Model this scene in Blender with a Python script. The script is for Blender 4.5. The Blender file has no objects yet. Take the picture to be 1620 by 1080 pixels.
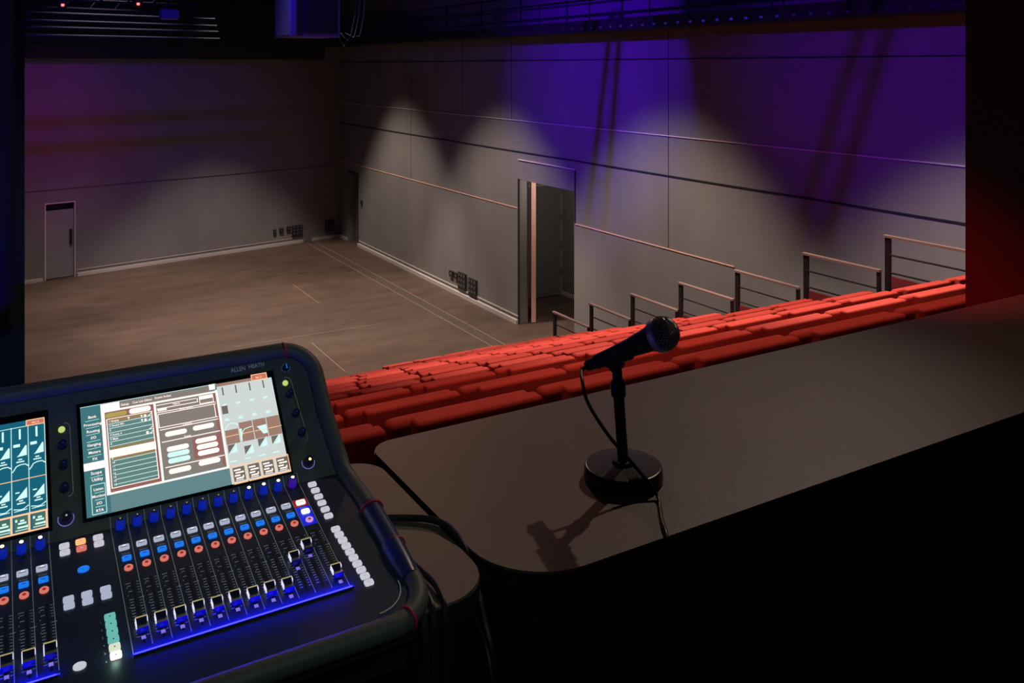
import bpy, bmesh, math, random
from mathutils import Vector, Matrix
random.seed(7)
PI = math.pi
C = bpy.context.scene.collection
SC = bpy.context.scene

# ------------------------------------------------------------------ camera
EYE = 6.2                     # eye height above the stage floor
YAW = math.radians(30.5)
cam_d = bpy.data.cameras.new('camera')
cam = bpy.data.objects.new('camera', cam_d)
C.objects.link(cam)
cam.location = (0, 0, EYE)
cam.rotation_euler = (PI / 2, 0, -YAW)
cam_d.sensor_width = 36
cam_d.lens = 1400 / 1620 * 36
cam_d.shift_y = -435 / 1620
cam_d.clip_start = 0.05
cam_d.clip_end = 200
SC.camera = cam

SC.view_settings.view_transform = 'Standard'
SC.view_settings.look = 'None'
SC.view_settings.gamma = 1
SC.view_settings.exposure = 0
SC.view_settings.use_curve_mapping = False
w = bpy.data.worlds.new('world')
SC.world = w
w.use_nodes = True
w.node_tree.nodes['Background'].inputs[0].default_value = (0.25, 0.4, 1, 1)
w.node_tree.nodes['Background'].inputs[1].default_value = 0.002

# ------------------------------------------------------------------ lamps
def spot(loc, target, power, color, deg, blend=0.3, r=0.08):
    d = bpy.data.lights.new('spot_light', 'SPOT')
    d.energy = power; d.color = color; d.spot_size = math.radians(deg)
    d.spot_blend = blend; d.shadow_soft_size = r
    o = bpy.data.objects.new('spot_light', d); C.objects.link(o)
    o.location = loc
    o.rotation_euler = (Vector(target) - Vector(loc)).to_track_quat('-Z', 'Y').to_euler()
    return o

def glow(loc, power, color, r=0.05):
    d = bpy.data.lights.new('point_light', 'POINT')
    d.energy = power; d.color = color; d.shadow_soft_size = r
    o = bpy.data.objects.new('point_light', d); C.objects.link(o)
    o.location = loc
    return o

WARM = (1, 0.80, 0.66)
# house downlights in a row along the right wall (scallops on the wall, pools on the floor)
for y, ty, pw, dg in ((25.6, 25.0, 4200, 67), (18.9, 18.9, 4300, 68), (12.7, 12.7, 4200, 70), (6.0, 6.0, 4100, 70)):
    spot((7.0, y, 11.0), (7.2, ty, 0), pw, WARM, dg, 0.4, 0.15)
# house downlights over the middle of the stage
for x, y, pw in ((0.4, 17.6, 1700), (4.0, 17.4, 800)):
    spot((x, y, 10.5), (x, y, 0), pw, (1, 0.74, 0.58), 52, 1.0, 0.45)
for x, y, pw in ((2.7, 25.0, 2600), (-2.6, 23.7, 2000)):
    spot((x, y, 10.5), (x, y, 0), pw, (1, 0.78, 0.64), 60, 0.7, 0.45)
# blue stage washes on the right wall
spot((0.8, 12.6, 9.6), (10.95, 15.2, 6.2), 4600, (0.10, 0.0, 1), 40, 1.0, 0.035)
spot((0.8, 4.0, 9.2), (10.95, 7.6, 6.7), 1900, (0.15, 0.0, 1), 36, 0.9, 0.05)
spot((0.8, 11.0, 9.6), (10.95, 21.0, 5.8), 420, (0.30, 0.12, 1), 32, 0.9, 0.10)  # added weak blue fill towards the far corner
# dim red and violet washes on the far wall
spot((0.0, 17.0, 7.2), (1.4, 29.0, 4.1), 600, (1, 0.02, 0.10), 30, 1.0, 0.06)
spot((-1.5, 17.0, 7.2), (3.4, 29.4, 4.2), 900, (0.20, 0.02, 1), 40, 1.0, 0.012)
# seating wash, warm red
spot((5.2, 13.5, 11.6), (4.6, 7.0, 4.0), 950, (1, 0.50, 0.36), 62, 0.6, 0.25)
spot((3.0, 1.9, 9.8), (5.5, 7.5, 3.5), 150, (1, 0.10, 0.04), 80, 0.6, 0.2)
for x in (1.6, 3.6, 5.6):
    spot((x, 2.7, 11.2), (x + 0.3, 3.7, 5.0), 820, (1, 0.55, 0.38), 34, 0.8, 0.2)  # added to brighten the nearest rows
# profile lamp from the stage side that falls through the booth window on the tables
spot((5.7, 4.3, 10.47), (0.85, 1.25, 5.47), 330, (1, 0.80, 0.64), 19, 1.0, 0.05)
# added red light in place of seat bounce on the right window reveal
spot((0.7, 3.6, 8.6), (3.02, 1.75, 4.75), 560, (1, 0.01, 0.04), 18, 1.0, 0.05)
# added fills: blue glow on the curtain hem, dim light on the console face
glow((-0.08, 1.50, 5.81), 0.22, (0.02, 0.08, 1), 0.03)

spot((0.2, -1.2, 7.4), (0.05, 1.22, 5.6), 30, (0.62, 1, 0.9), 27, 0.4, 0.1)
glow((1.7, -0.7, 7.3), 3.0, (1, 0.75, 0.6), 0.1)  # added warm fill for the microphone
spot((1.5, 6.5, 9.9), (2.65, 1.35, 5.47), 120, (1, 0.80, 0.64), 16, 1.0, 0.3)  # added fill for the right end of the long table
spot((2.0, 13.0, 7.0), (1.6, 23.0, 8.4), 420, (0.03, 0.02, 1), 40, 0.6, 0.05)  # added blue fill along the pipes over the stage

# ------------------------------------------------------------------ materials
def mat(name, col, rough=0.6, metal=0.0, emit=None, es=0.0, noise=0.0, nscale=5.0, bump=0.0, bscale=40.0,
        stretch=(1, 1, 1), coat=0.0, spec=0.5, col2=None):
    m = bpy.data.materials.new(name)
    m.use_nodes = True
    nt = m.node_tree
    b = nt.nodes['Principled BSDF']
    b.inputs['Base Color'].default_value = (*col, 1)
    b.inputs['Roughness'].default_value = rough
    b.inputs['Metallic'].default_value = metal
    b.inputs['Coat Weight'].default_value = coat
    b.inputs['Specular IOR Level'].default_value = spec
    if emit:
        b.inputs['Emission Color'].default_value = (*emit, 1)
        b.inputs['Emission Strength'].default_value = es
    if noise > 0 or bump > 0:
        tc = nt.nodes.new('ShaderNodeTexCoord')
        mp = nt.nodes.new('ShaderNodeMapping')
        mp.inputs['Scale'].default_value = stretch
        nt.links.new(tc.outputs['Object'], mp.inputs[0])
    if noise > 0:
        n = nt.nodes.new('ShaderNodeTexNoise')
        n.inputs['Scale'].default_value = nscale
        n.inputs['Detail'].default_value = 6
        n.inputs['Roughness'].default_value = 0.65
        nt.links.new(mp.outputs[0], n.inputs['Vector'])
        r = nt.nodes.new('ShaderNodeValToRGB')
        lo = col2 if col2 else tuple(c * (1 - noise) for c in col)
        hi = tuple(min(1, c * (1 + noise)) for c in col)
        r.color_ramp.elements[0].color = (*lo, 1); r.color_ramp.elements[0].position = 0.3
        r.color_ramp.elements[1].color = (*hi, 1); r.color_ramp.elements[1].position = 0.7
        nt.links.new(n.outputs[0], r.inputs[0])
        nt.links.new(r.outputs[0], b.inputs['Base Color'])
    if bump > 0:
        n2 = nt.nodes.new('ShaderNodeTexNoise')
        n2.inputs['Scale'].default_value = bscale
        n2.inputs['Detail'].default_value = 4
        nt.links.new(mp.outputs[0], n2.inputs['Vector'])
        bp = nt.nodes.new('ShaderNodeBump')
        bp.inputs['Strength'].default_value = bump
        bp.inputs['Distance'].default_value = 0.01
        nt.links.new(n2.outputs[0], bp.inputs['Height'])
        nt.links.new(bp.outputs[0], b.inputs['Normal'])
    return m

def emat(name, col, s=1.0):
    return mat(name, (0.02, 0.02, 0.02), 0.5, emit=col, es=s)

def srgb(r, g, b):
    f = lambda c: ((c / 255 + 0.055) / 1.055) ** 2.4 if c > 10 else c / 255 / 12.92
    return (f(r), f(g), f(b))

M = dict(
    wall=mat('wall_grey', (0.205, 0.20, 0.198), 0.62, noise=0.10, nscale=0.9, stretch=(1, 1, 0.35)),
    floor=mat('stage_floor', (0.080, 0.053, 0.039), 0.5, noise=0.28, nscale=0.9, stretch=(1, 2.2, 1), bump=0.12, bscale=30),
    floor_line=mat('floor_groove', (0.34, 0.25, 0.20), 0.5),
    trench=mat('trench_cover', (0.075, 0.055, 0.045), 0.5, noise=0.3, nscale=9),
    light_trim=mat('light_trim', (0.75, 0.68, 0.64), 0.4),
    groove=mat('dark_groove', (0.006, 0.007, 0.012), 0.8),
    copper=mat('reveal_edge', (0.85, 0.50, 0.40), 0.4),
    base=mat('base_board', (0.52, 0.48, 0.46), 0.45),
    black=mat('matte_black', (0.008, 0.009, 0.011), 0.75),
    blackgloss=mat('satin_black', (0.012, 0.012, 0.014), 0.3),
    steel=mat('dark_steel', (0.022, 0.017, 0.02), 0.4, metal=0.3),
    railtop=mat('rail_top', (0.20, 0.13, 0.12), 0.45),
    plate=mat('socket_plate', (0.02, 0.02, 0.022), 0.5),
    socket=mat('socket_grey', (0.10, 0.095, 0.09), 0.5),
    silver=mat('silver_metal', (0.55, 0.55, 0.57), 0.3, metal=1.0),
    doorleaf=mat('door_grey', (0.27, 0.27, 0.275), 0.55),
    doordark=mat('door_dark_grey', (0.12, 0.125, 0.13), 0.5),
    seat=mat('red_fabric', (0.35, 0.021, 0.010), 0.85, noise=0.08, nscale=14, bump=0.05, bscale=120),
    seatpanel=mat('maroon_panel', (0.22, 0.008, 0.008), 0.6),
    piping=mat('seat_piping', (0.36, 0.03, 0.02), 0.7),
    tier=mat('tier_carpet', (0.06, 0.012, 0.010), 0.9, noise=0.2, nscale=8),
    maroon=mat('stringer_maroon', (0.16, 0.02, 0.025), 0.6),
    table=mat('table_laminate', (0.148, 0.110, 0.081), 0.5, noise=0.10, nscale=5, bump=0.06, bscale=160),
    tableedge=mat('table_edge', (0.012, 0.013, 0.015), 0.45),
    booth=mat('booth_black', (0.010, 0.010, 0.012), 0.7),
    boothfloor=mat('booth_carpet', (0.014, 0.016, 0.013), 0.95, noise=0.4, nscale=12),
    reveal=mat('window_reveal', (0.09, 0.03, 0.035), 0.55),
    curtain=mat('dark_curtain', (0.03, 0.035, 0.05), 0.85),
    console=mat('console_panel', (0.085, 0.092, 0.088), 0.5, noise=0.08, nscale=20),
    consolelow=mat('console_fader_panel', (0.026, 0.038, 0.075), 0.38),
    chassis=mat('console_chassis', (0.016, 0.018, 0.019), 0.6),
    rim=mat('console_rim', (0.075, 0.072, 0.070), 0.55),
    sleeve=mat('rim_sleeve', (0.02, 0.03, 0.11), 0.35),
    tie=mat('red_tie', (0.55, 0.01, 0.05), 0.5),
    bezel=mat('screen_bezel', (0.004, 0.006, 0.007), 0.2),
    print_=mat('panel_print', (0.85, 0.85, 0.80), 0.5),
    tick=mat('scale_print', (0.8, 0.82, 0.9), 0.5),
    slot=mat('fader_slot', (0.003, 0.003, 0.004), 0.6),
    knob=mat('dark_knob', (0.010, 0.014, 0.05), 0.35),
    knoblit=mat('lit_blue_knob', (0.01, 0.02, 0.25), 0.35, emit=(0.004, 0.03, 0.75), es=0.33),
    knobviolet=mat('lit_violet_knob', (0.05, 0.01, 0.25), 0.35, emit=(0.06, 0.01, 0.55), es=0.4),
    knobtop=mat('knob_top', (0.012, 0.014, 0.02), 0.4),
    cap=mat('fader_cap', (0.012, 0.016, 0.05), 0.25, coat=0.3),
    capline=emat('fader_cap_glint', srgb(235, 232, 255), 0.9),  # cap edge lines glow by emission in place of glints
    capglint2=emat('fader_cap_top_glint', srgb(200, 185, 120), 0.7),
    lilac=emat('lilac_marker', srgb(140, 120, 235), 0.8),
    key=emat('grey_key', srgb(176, 182, 205), 0.9),
    keyw=emat('white_key', srgb(205, 205, 215), 0.9),
    keyblue=emat('blue_key', srgb(20, 120, 240), 0.95),
    keypink=emat('salmon_key', srgb(225, 120, 105), 0.9),
    keypinkdot=emat('red_key_mark', srgb(160, 45, 40), 0.8),
    keyred=mat('red_lit_key', (0.1, 0.0, 0.0), 0.5, emit=srgb(255, 225, 205), es=1.6),
    keylit=mat('bright_blue_lit_key', (0.1, 0.1, 0.2), 0.5, emit=srgb(225, 238, 255), es=2.0),
    keylilac=emat('lilac_key', srgb(215, 160, 225), 0.9),
    keyorange=emat('orange_key', srgb(255, 170, 110), 1.3),
    keyteal=emat('teal_key', srgb(105, 190, 180), 0.9),
    keycream=emat('cream_key', srgb(215, 225, 200), 1.0),
    keywhite=emat('glowing_white_key', srgb(255, 240, 225), 1.8),
    keylime=emat('lime_key', srgb(200, 220, 120), 0.9),
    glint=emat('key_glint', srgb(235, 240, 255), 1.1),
    mark=mat('key_mark', (0.05, 0.05, 0.07), 0.5),
    led=emat('warm_led', (1, 0.85, 0.6), 7.0),
    ledorange=emat('orange_led', (1, 0.45, 0.12), 6.0),
    ledred=emat('red_led', (1, 0.12, 0.12), 3.0),
    glowblue=emat('blue_glow_bar', (0.001, 0.001, 1), 150),  # emitter added for the blue light on the fader panel
    padred=emat('red_lit_strip_back', (0.5, 0.0, 0.01), 0.4),
    mic=mat('mic_body', (0.045, 0.03, 0.03), 0.42),
    stand=mat('stand_black', (0.012, 0.012, 0.015), 0.32),
    standtop=mat('cast_iron_black', (0.05, 0.047, 0.043), 0.5, bump=0.6, bscale=500),
    mesh=mat('grille_wire', (0.75, 0.68, 0.62), 0.35, metal=0.3),
    foam=mat('grille_foam', (0.02, 0.018, 0.017), 0.9),
    cable=mat('black_cable', (0.018, 0.018, 0.02), 0.35),
    bluetint=mat('housing_blue_tint', (0.08, 0.08, 0.35), 0.6),  # blue stage light is mixed into this colour
    ceil=mat('ceiling_black', (0.012, 0.012, 0.016), 0.9),
    pipe=mat('pipe_black', (0.014, 0.014, 0.04), 0.8, spec=0.15),
    drape=mat('black_drape', (0.010, 0.010, 0.012), 0.95),
    vest=mat('vestibule_grey', (0.20, 0.205, 0.20), 0.6),
)
UI = dict(
    side=emat('ui_teal', srgb(62, 116, 122), 1.0),
    blue=emat('ui_deep_teal', srgb(16, 96, 118), 1.0),
    list=emat('ui_list', srgb(98, 130, 126), 1.0),
    grey=emat('ui_grey', srgb(134, 126, 117), 1.0),
    slate=emat('ui_slate', srgb(98, 133, 138), 1.0),
    pale=emat('ui_pale', srgb(207, 216, 213), 1.0),
    white=emat('ui_white', srgb(255, 236, 228), 1.25),
    cyanw=emat('ui_cyan_white', srgb(205, 245, 240), 1.1),
    rose=emat('ui_rose', srgb(150, 98, 92), 1.0),
    brown=emat('ui_brown', srgb(158, 124, 108), 1.0),
    gold=emat('ui_gold', srgb(176, 160, 84), 1.0),
    ochre=emat('ui_ochre', srgb(148, 126, 88), 1.0),
    orange=emat('ui_orange', srgb(255, 196, 148), 1.1),
    red=emat('ui_tag_red', srgb(200, 118, 98), 1.0),
    tri=emat('ui_triangle', srgb(190, 192, 190), 1.0),
    darktile=emat('ui_dark_tile', srgb(112, 104, 96), 1.0),
    green=emat('ui_green_tile', srgb(70, 110, 96), 1.0),
)

# ------------------------------------------------------------------ mesh helpers
class MB:
    def __init__(self, org=(0, 0, 0)):
        self.v = []; self.f = []; self.mi = []; self.cur = 0; self.org = Vector(org)
    def add(self, vs, fs):
        o = len(self.v)
        self.v += [Vector(p) for p in vs]
        for f in fs:
            self.f.append([i + o for i in f]); self.mi.append(self.cur)
        return self
    def box(self, a, b):
        x0, y0, z0 = a; x1, y1, z1 = b
        return self.hexa([(x0, y0, z0), (x1, y0, z0), (x1, y1, z0), (x0, y1, z0),
                          (x0, y0, z1), (x1, y0, z1), (x1, y1, z1), (x0, y1, z1)])
    def hexa(self, p):
        return self.add(p, [(0, 3, 2, 1), (4, 5, 6, 7), (0, 1, 5, 4), (1, 2, 6, 5), (2, 3, 7, 6), (3, 0, 4, 7)])
    def rbox(self, a, b, r=0.01, seg=2, f=None):
        bm = bmesh.new()
        bmesh.ops.create_cube(bm, size=1)
        c = [(a[i] + b[i]) / 2 for i in range(3)]; s = [b[i] - a[i] for i in range(3)]
        for v in bm.verts:
            v.co = Vector([c[i] + v.co[i] * s[i] for i in range(3)])
        bmesh.ops.bevel(bm, geom=bm.edges[:], offset=min(r, min(s) * 0.49), segments=seg, affect='EDGES', profile=0.5)
        vs = [v.co.copy() for v in bm.verts]
        if f: vs = [f(v) for v in vs]
        bm.verts.index_update()
        fs = [[v.index for v in fc.verts] for fc in bm.faces]
        bm.free()
        return self.add(vs, fs)
    def prism(self, poly, h0, h1, f):
        n = len(poly)
        vs = [f(u, v, h0) for u, v in poly] + [f(u, v, h1) for u, v in poly]
        fs = [list(range(n))[::-1], list(range(n, 2 * n))] + [[i, (i + 1) % n, n + (i + 1) % n, n + i] for i in range(n)]
        return self.add(vs, fs)
    def poly(self, pts):
        return self.add(pts, [list(range(len(pts)))])
    def tube(self, pts, r, n=8, closed=False, caps=True):
        pts = [Vector(p) for p in pts]
        m = len(pts)
        rs = r if isinstance(r, (list, tuple)) else [r] * m
        prev = None; rings = []
        for i, p in enumerate(pts):
            if closed: t = pts[(i + 1) % m] - pts[i - 1]
            else: t = pts[min(i + 1, m - 1)] - pts[max(i - 1, 0)]
            t.normalize()
            if prev is None:
                a = Vector((0, 0, 1)) if abs(t.z) < 0.9 else Vector((1, 0, 0))
                nx = t.cross(a).normalized()
            else:
                nx = (prev - t * prev.dot(t)).normalized()
            prev = nx
            ny = t.cross(nx)
            rings.append([p + (nx * math.cos(2 * PI * k / n) + ny * math.sin(2 * PI * k / n)) * rs[i] for k in range(n)])
        vs = [q for rg in rings for q in rg]; fs = []
        rng = m if closed else m - 1
        for i in range(rng):
            j = (i + 1) % m
            for k in range(n):
                k2 = (k + 1) % n
                fs.append([i * n + k, i * n + k2, j * n + k2, j * n + k])
        if caps and not closed:
            fs.append([k for k in range(n)][::-1]); fs.append([(m - 1) * n + k for k in range(n)])
        return self.add(vs, fs)
    def lathe(self, prof, o=(0, 0, 0), ax=(0, 0, 1), n=24):
        ax = Vector(ax).normalized(); o = Vector(o)
        a = Vector((1, 0, 0)) if abs(ax.x) < 0.9 else Vector((0, 1, 0))
        e1 = ax.cross(a).normalized(); e2 = ax.cross(e1)
        vs = []
        for r, h in prof:
            for k in range(n):
                t = 2 * PI * k / n
                vs.append(o + ax * h + (e1 * math.cos(t) + e2 * math.sin(t)) * r)
        fs = []
        for i in range(len(prof) - 1):
            for k in range(n):
                k2 = (k + 1) % n
                fs.append([i * n + k, i * n + k2, (i + 1) * n + k2, (i + 1) * n + k])
        fs.append(list(range(n))[::-1]); fs.append([(len(prof) - 1) * n + k for k in range(n)])
        return self.add(vs, fs)
    def build(self, name, m, parent=None, smooth=False):
        me = bpy.data.meshes.new(name)
        me.from_pydata([v - self.org for v in self.v], [], self.f)
        ms = m if isinstance(m, (list, tuple)) else [m]
        for x in ms: me.materials.append(x)
        for p, i in zip(me.polygons, self.mi): p.material_index = i
        bm = bmesh.new(); bm.from_mesh(me)
        bmesh.ops.recalc_face_normals(bm, faces=bm.faces[:]); bm.to_mesh(me); bm.free()
        if smooth:
            for p in me.polygons: p.use_smooth = True
            me.set_sharp_from_angle(angle=math.radians(40))
        o = bpy.data.objects.new(name, me); C.objects.link(o)
        if parent is not None: o.parent = parent
        else: o.location = self.org
        return o

def tag(o, label, cat, group=None, kind=None):
    o['label'] = label; o['category'] = cat
    if group: o['group'] = group
    if kind: o['kind'] = kind
    return o
def thing(name, label, cat, loc=(0, 0, 0), group=None):
    o = bpy.data.objects.new(name, None); C.objects.link(o)
    o.location = loc; o.empty_display_size = 0.1
    return tag(o, label, cat, group)
def struct(name, mb, m, **k):
    o = mb.build(name, m, **k); o['kind'] = 'structure'; return o
def sub(o, label): o['label'] = label; return o

# ------------------------------------------------------------------ the hall
XW = 10.95                       # right wall
A = Vector((10.95, 30.98, 0)); E1 = Vector((-0.97763, -0.21033, 0)); N1 = Vector((0.21033, -0.97763, 0))
def far(s, z, d=0.0):            # point on the far wall: s along it from the corner, d out of it
    return A + E1 * s + N1 * d + Vector((0, 0, z))
def rw(y, z, d=0.0):             # point on the right wall, d out of it
    return Vector((XW - d, y, z))
def fbox(mb, s0, s1, z0, z1, d0, d1):
    return mb.hexa([far(s0, z0, d0), far(s1, z0, d0), far(s1, z0, d1), far(s0, z0, d1),
                    far(s0, z1, d0), far(s1, z1, d0), far(s1, z1, d1), far(s0, z1, d1)])
def wbox(mb, y0, y1, z0, z1, d0, d1):
    return mb.box((XW - d1, y0, z0), (XW - d0, y1, z1))

H = 12.5
struct('floor', MB().box((-8, 13.5, -0.2), (14.2, 34, 0)), M['floor'])
# right wall: pieces around the two door openings
m = MB()
for y0, y1, z0, z1 in ((1.6, 15.92, 0, H), (15.92, 18.28, 3.48, H), (18.28, 29.08, 0, H), (29.08, 30.08, 2.48, H), (30.08, 31.3, 0, H)):
    m.box((XW, y0, z0), (XW + 0.27, y1, z1))
struct('wall_right', m, M['wall'])
m = MB()
fbox(m, 0, 9.0, 0, H, -0.3, 0); fbox(m, 9.0, 9.82, 2.2, H, -0.3, 0); fbox(m, 9.82, 20, 0, H, -0.3, 0)
struct('wall_far', m, M['wall'])
struct('wall_left', MB().box((-8.2, -3, 0), (-8, 34, H)), M['booth'])
struct('wall_back', MB().box((-8, -3.2, 4.4), (XW, -3, H)), M['booth'])
struct('ceiling', MB().box((-8, -3, H), (14.2, 34, H + 0.2)), M['ceil'])

# trims: joints between the wall panels
def joint(n, d0, d1, m_, pts):
    mb = MB()
    for p in pts:
        if p[0] == 'w': wbox(mb, *p[1:], d0, d1)
        else: fbox(mb, *p[1:], d0, d1)
    return struct('trim_%d' % n, mb, m_)
joint(1, 0, 0.012, M['copper'], [('w', 18.30, 30.9, 2.775, 2.793)])
joint(2, 0, 0.012, M['copper'], [('w', 11.1, 15.88, 2.768, 2.786)])
joint(3, 0, 0.012, M['groove'], [('w', 1.8, 30.9, 4.135, 4.162)])
joint(4, 0, 0.015, M['light_trim'], [('w', 1.8, 30.9, 4.890, 4.906)])
joint(5, 0, 0.010, M['groove'], [('w', 1.8, 30.9, 6.33, 6.35)])
joint(6, 0, 0.004, M['groove'], [('w', 12.80, 12.815, 2.8, 6.9), ('w', 24.6, 24.615, 2.8, 6.9), ('w', 6.1, 6.115, 2.8, 6.9), ('w', 21.2, 21.212, 4.9, 6.9), ('w', 18.6, 18.612, 4.9, 6.9)])
joint(7, 0, 0.02, M['light_trim'], [('w', 15.86, 18.28, 3.95, 3.97)])
joint(8, 0, 0.010, M['groove'], [('w', 15.86, 15.90, 2.79, 3.95)])
joint(9, 0, 0.012, M['trench'], [('f', 0.1, 20, 2.60, 2.62)])
m = MB()
wbox(m, 18.28, 29.0, 0, 0.10, 0, 0.07); wbox(m, 30.12, 31, 0, 0.10, 0, 0.07); wbox(m, 15.3, 15.92, 0, 0.10, 0, 0.07)
wbox(m, 18.28, 29.0, 0.17, 0.20, 0, 0.02)
struct('baseboard_right', m, M['base'])
m = MB()
fbox(m, 0.02, 1.15, 0, 0.09, 0, 0.06); fbox(m, 1.5, 8.95, 0, 0.09, 0, 0.06); fbox(m, 9.88, 20, 0, 0.09, 0, 0.06); fbox(m, 1.5, 8.95, 0.17, 0.19, 0, 0.015)
struct('baseboard_far', m, M['base'])
# trench covers and grooves in the stage floor
m = MB(); m.box((9.57, 15.0, 0), (9.87, 30.4, 0.006))
struct('trim_11', m, M['trench'])
m = MB()
for x in (9.56, 9.865): m.box((x, 15.0, 0), (x + 0.012, 30.4, 0.010))
m.box((6.2, 17.2, 0), (6.212, 19.4, 0.003)); m.box((7.4, 22.5, 0), (7.412, 24.8, 0.003)); m.box((4.6, 20, 0), (8.2, 20.012, 0.002))
struct('trim_12', m, M['floor_line'])

# door 1: grey leaf in the far wall
d1 = MB(); fbox(d1, 9.03, 9.79, 0.02, 2.0, -0.12, -0.07)
d1 = struct('door_1', d1, M['doorleaf'])
m = MB(); fbox(m, 9.0, 9.82, 2.03, 2.2, -0.28, -0.16); m.build('dark_lintel', M['black'], d1)
m = MB(); fbox(m, 9.07, 9.14, 0.95, 1.4, -0.07, -0.03); sub(m.build('push_bar', M['black'], d1), 'black exit push bar')
m = MB(); fbox(m, 9.0, 9.02, 0, 2.2, -0.1, 0.02); fbox(m, 9.8, 9.83, 0, 2.2, -0.1, 0.02); fbox(m, 9.0, 9.83, 2.2, 2.23, -0.1, 0.02)
m.build('door_frame', M['light_trim'], d1)
# door 2: recess near the corner of the right wall
d2 = MB().box((XW + 0.2, 29.08, 0.0), (XW + 0.25, 30.08, 2.48))
d2 = struct('door_2', d2, M['doordark'])
m = MB().box((XW - 0.01, 29.05, 0), (XW + 0.2, 29.085, 2.5)); m.box((XW + 0.0, 29.05, 2.44), (XW + 0.2, 30.08, 2.5)); m.build('door_frame', M['black'], d2)
# door 3: the tall stage door with its open leaf
d3 = MB()
d3.hexa([Vector((11.24, 18.16, 0.02)), Vector((11.35, 18.13, 0.02)), Vector((11.98, 19.20, 0.02)), Vector((11.90, 19.25, 0.02)),
         Vector((11.24, 18.16, 3.46)), Vector((11.35, 18.13, 3.46)), Vector((11.98, 19.20, 3.46)), Vector((11.90, 19.25, 3.46))])
d3 = struct('door_3', d3, M['copper'])
m = MB().box((XW - 0.012, 18.22, 0.0), (XW + 0.0, 18.30, 3.5)); m.build('door_frame', M['groove'], d3)
# vestibule behind it
m = MB().box((XW + 0.27, 20.05, 0), (13.6, 20.25, 4)); m.box((13.4, 14.5, 0), (13.6, 20.05, 4)); m.box((XW + 0.27, 14.4, 0), (13.6, 14.5, 4)); m.box((XW + 0.27, 14.4, 3.9), (13.6, 20.25, 4))
struct('wall_vestibule', m, M['vest'])
m = MB().box((13.37, 14.5, 0), (13.4, 20.05, 0.1)); m.box((11.3, 20.03, 3.0), (13.38, 20.05, 3.02)); struct('trim_13', m, M['base'])
d4 = struct('door_4', MB().box((12.25, 20.0, 0.03), (13.30, 20.05, 3.0)), M['doordark'])
for z in (0.6, 1.3, 2.05, 2.75):
    MB().box((13.30, 19.98, z), (13.34, 20.04, z + 0.16)).build('hinge', M['silver'], d4)
glow((11.8, 16.9, 3.5), 60, (1, 0.85, 0.7), 0.15)

# wall boxes
def wallbox(label, c, wd, ht, on, kind, group):
    cc = far(c[0], c[1]) if on == 'f' else rw(c[0], c[1])
    t = thing('socket_box', label, 'socket box', cc, group)
    m = MB(cc)
    (fbox if on == 'f' else wbox)(m, c[0] - wd / 2, c[0] + wd / 2, c[1] - ht / 2, c[1] + ht / 2, 0, 0.05)
    m.build('cover_plate', M['plate'], t)
    m = MB(cc)
    g = fbox if on == 'f' else wbox
    if kind == 'big':
        for i in range(3):
            for j in range(3 if ht > 0.3 else 2):
                m = MB(cc)
                u = c[0] - wd / 2 + wd * (i + 0.5) / 3; z = c[1] + ht / 2 - ht * (j + 0.5) / 3.4
                g(m, u - wd * 0.09, u + wd * 0.09, z - 0.03, z + 0.03, 0.05, 0.058)
                m.build('socket', M['socket'], t)
    else:
        g(m, c[0] - wd * 0.2, c[0] + wd * 0.2, c[1] - ht * 0.2, c[1] + ht * 0.2, 0.05, 0.058)
        m.build('socket', M['socket'], t)
G1 = 'socket boxes low on the far wall'; G2 = 'socket boxes low on the right wall'
wallbox('smallest black socket plate low on the far wall, leftmost of its row', (2.58, 0.50), 0.10, 0.16, 'f', 's', G1)
wallbox('small black socket plate, second from left low on the far wall', (2.33, 0.52), 0.15, 0.16, 'f', 's', G1)
wallbox('small black socket plate just left of the large far-wall connector box', (2.05, 0.54), 0.15, 0.16, 'f', 's', G1)
wallbox('large black connector box low on the far wall beside three small plates', (1.72, 0.44), 0.40, 0.38, 'f', 'big', G1)
wallbox('square black connector box low on the far wall next to the room corner', (0.42, 0.45), 0.36, 0.40, 'f', 'big', G1)
wallbox('small black socket plate on the right wall, farthest from the tall door', (21.83, 0.50), 0.22, 0.16, 'w', 's', G2)
wallbox('small black socket plate on the right wall beside the large connector box', (21.53, 0.50), 0.18, 0.16, 'w', 's', G2)
wallbox('tall black connector box on right wall, further one of the large pair', (21.18, 0.42), 0.44, 0.46, 'w', 'big', G2)
wallbox('tall black connector box on right wall, large one nearer the tall door', (20.58, 0.38), 0.44, 0.46, 'w', 'big', G2)
wallbox('tiny black switch plate beside the small corner door', (28.69, 1.55), 0.12, 0.14, 'w', 's', None)

# ------------------------------------------------------------------ rigging above
def pipe_thing(name, label, cat, lines, r, m_, group=None, posts=None):
    o = Vector(lines[0][0])
    t = MB(o)
    for a, b in lines: t.tube([a, b], r, 8)
    if posts:
        for a, b in posts: t.tube([a, b], r * 0.6, 6)
    return tag(t.build(name, m_, smooth=True), label, cat, group)
cw = thing('catwalk', 'black service catwalk running high along the right wall', 'catwalk', (10.6, 16, 6.98))
cm = MB((10.6, 16, 6.98)).box((10.25, 1.8, 6.90), (10.94, 30.6, 7.12)); cm.build('deck', M['black'], cw)
cm = MB((10.6, 16, 6.98))
for z in (7.2, 7.45, 7.75): cm.tube([(10.24, 1.8, z), (10.24, 30.4, z)], 0.022, 8)
for i in range(16): cm.tube([(10.24, 2.2 + i * 1.85, 7.0), (10.24, 2.2 + i * 1.85, 7.8)], 0.02, 6)
cm.build('guard_rail', M['pipe'], cw, smooth=True)
for i in range(60): MB((10.6, 16, 6.98)).box((10.22, 2.4 + i * 0.32, 6.94), (10.25, 2.47 + i * 0.32, 6.98)).build('cable_clip', M['silver'], cw)
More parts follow.
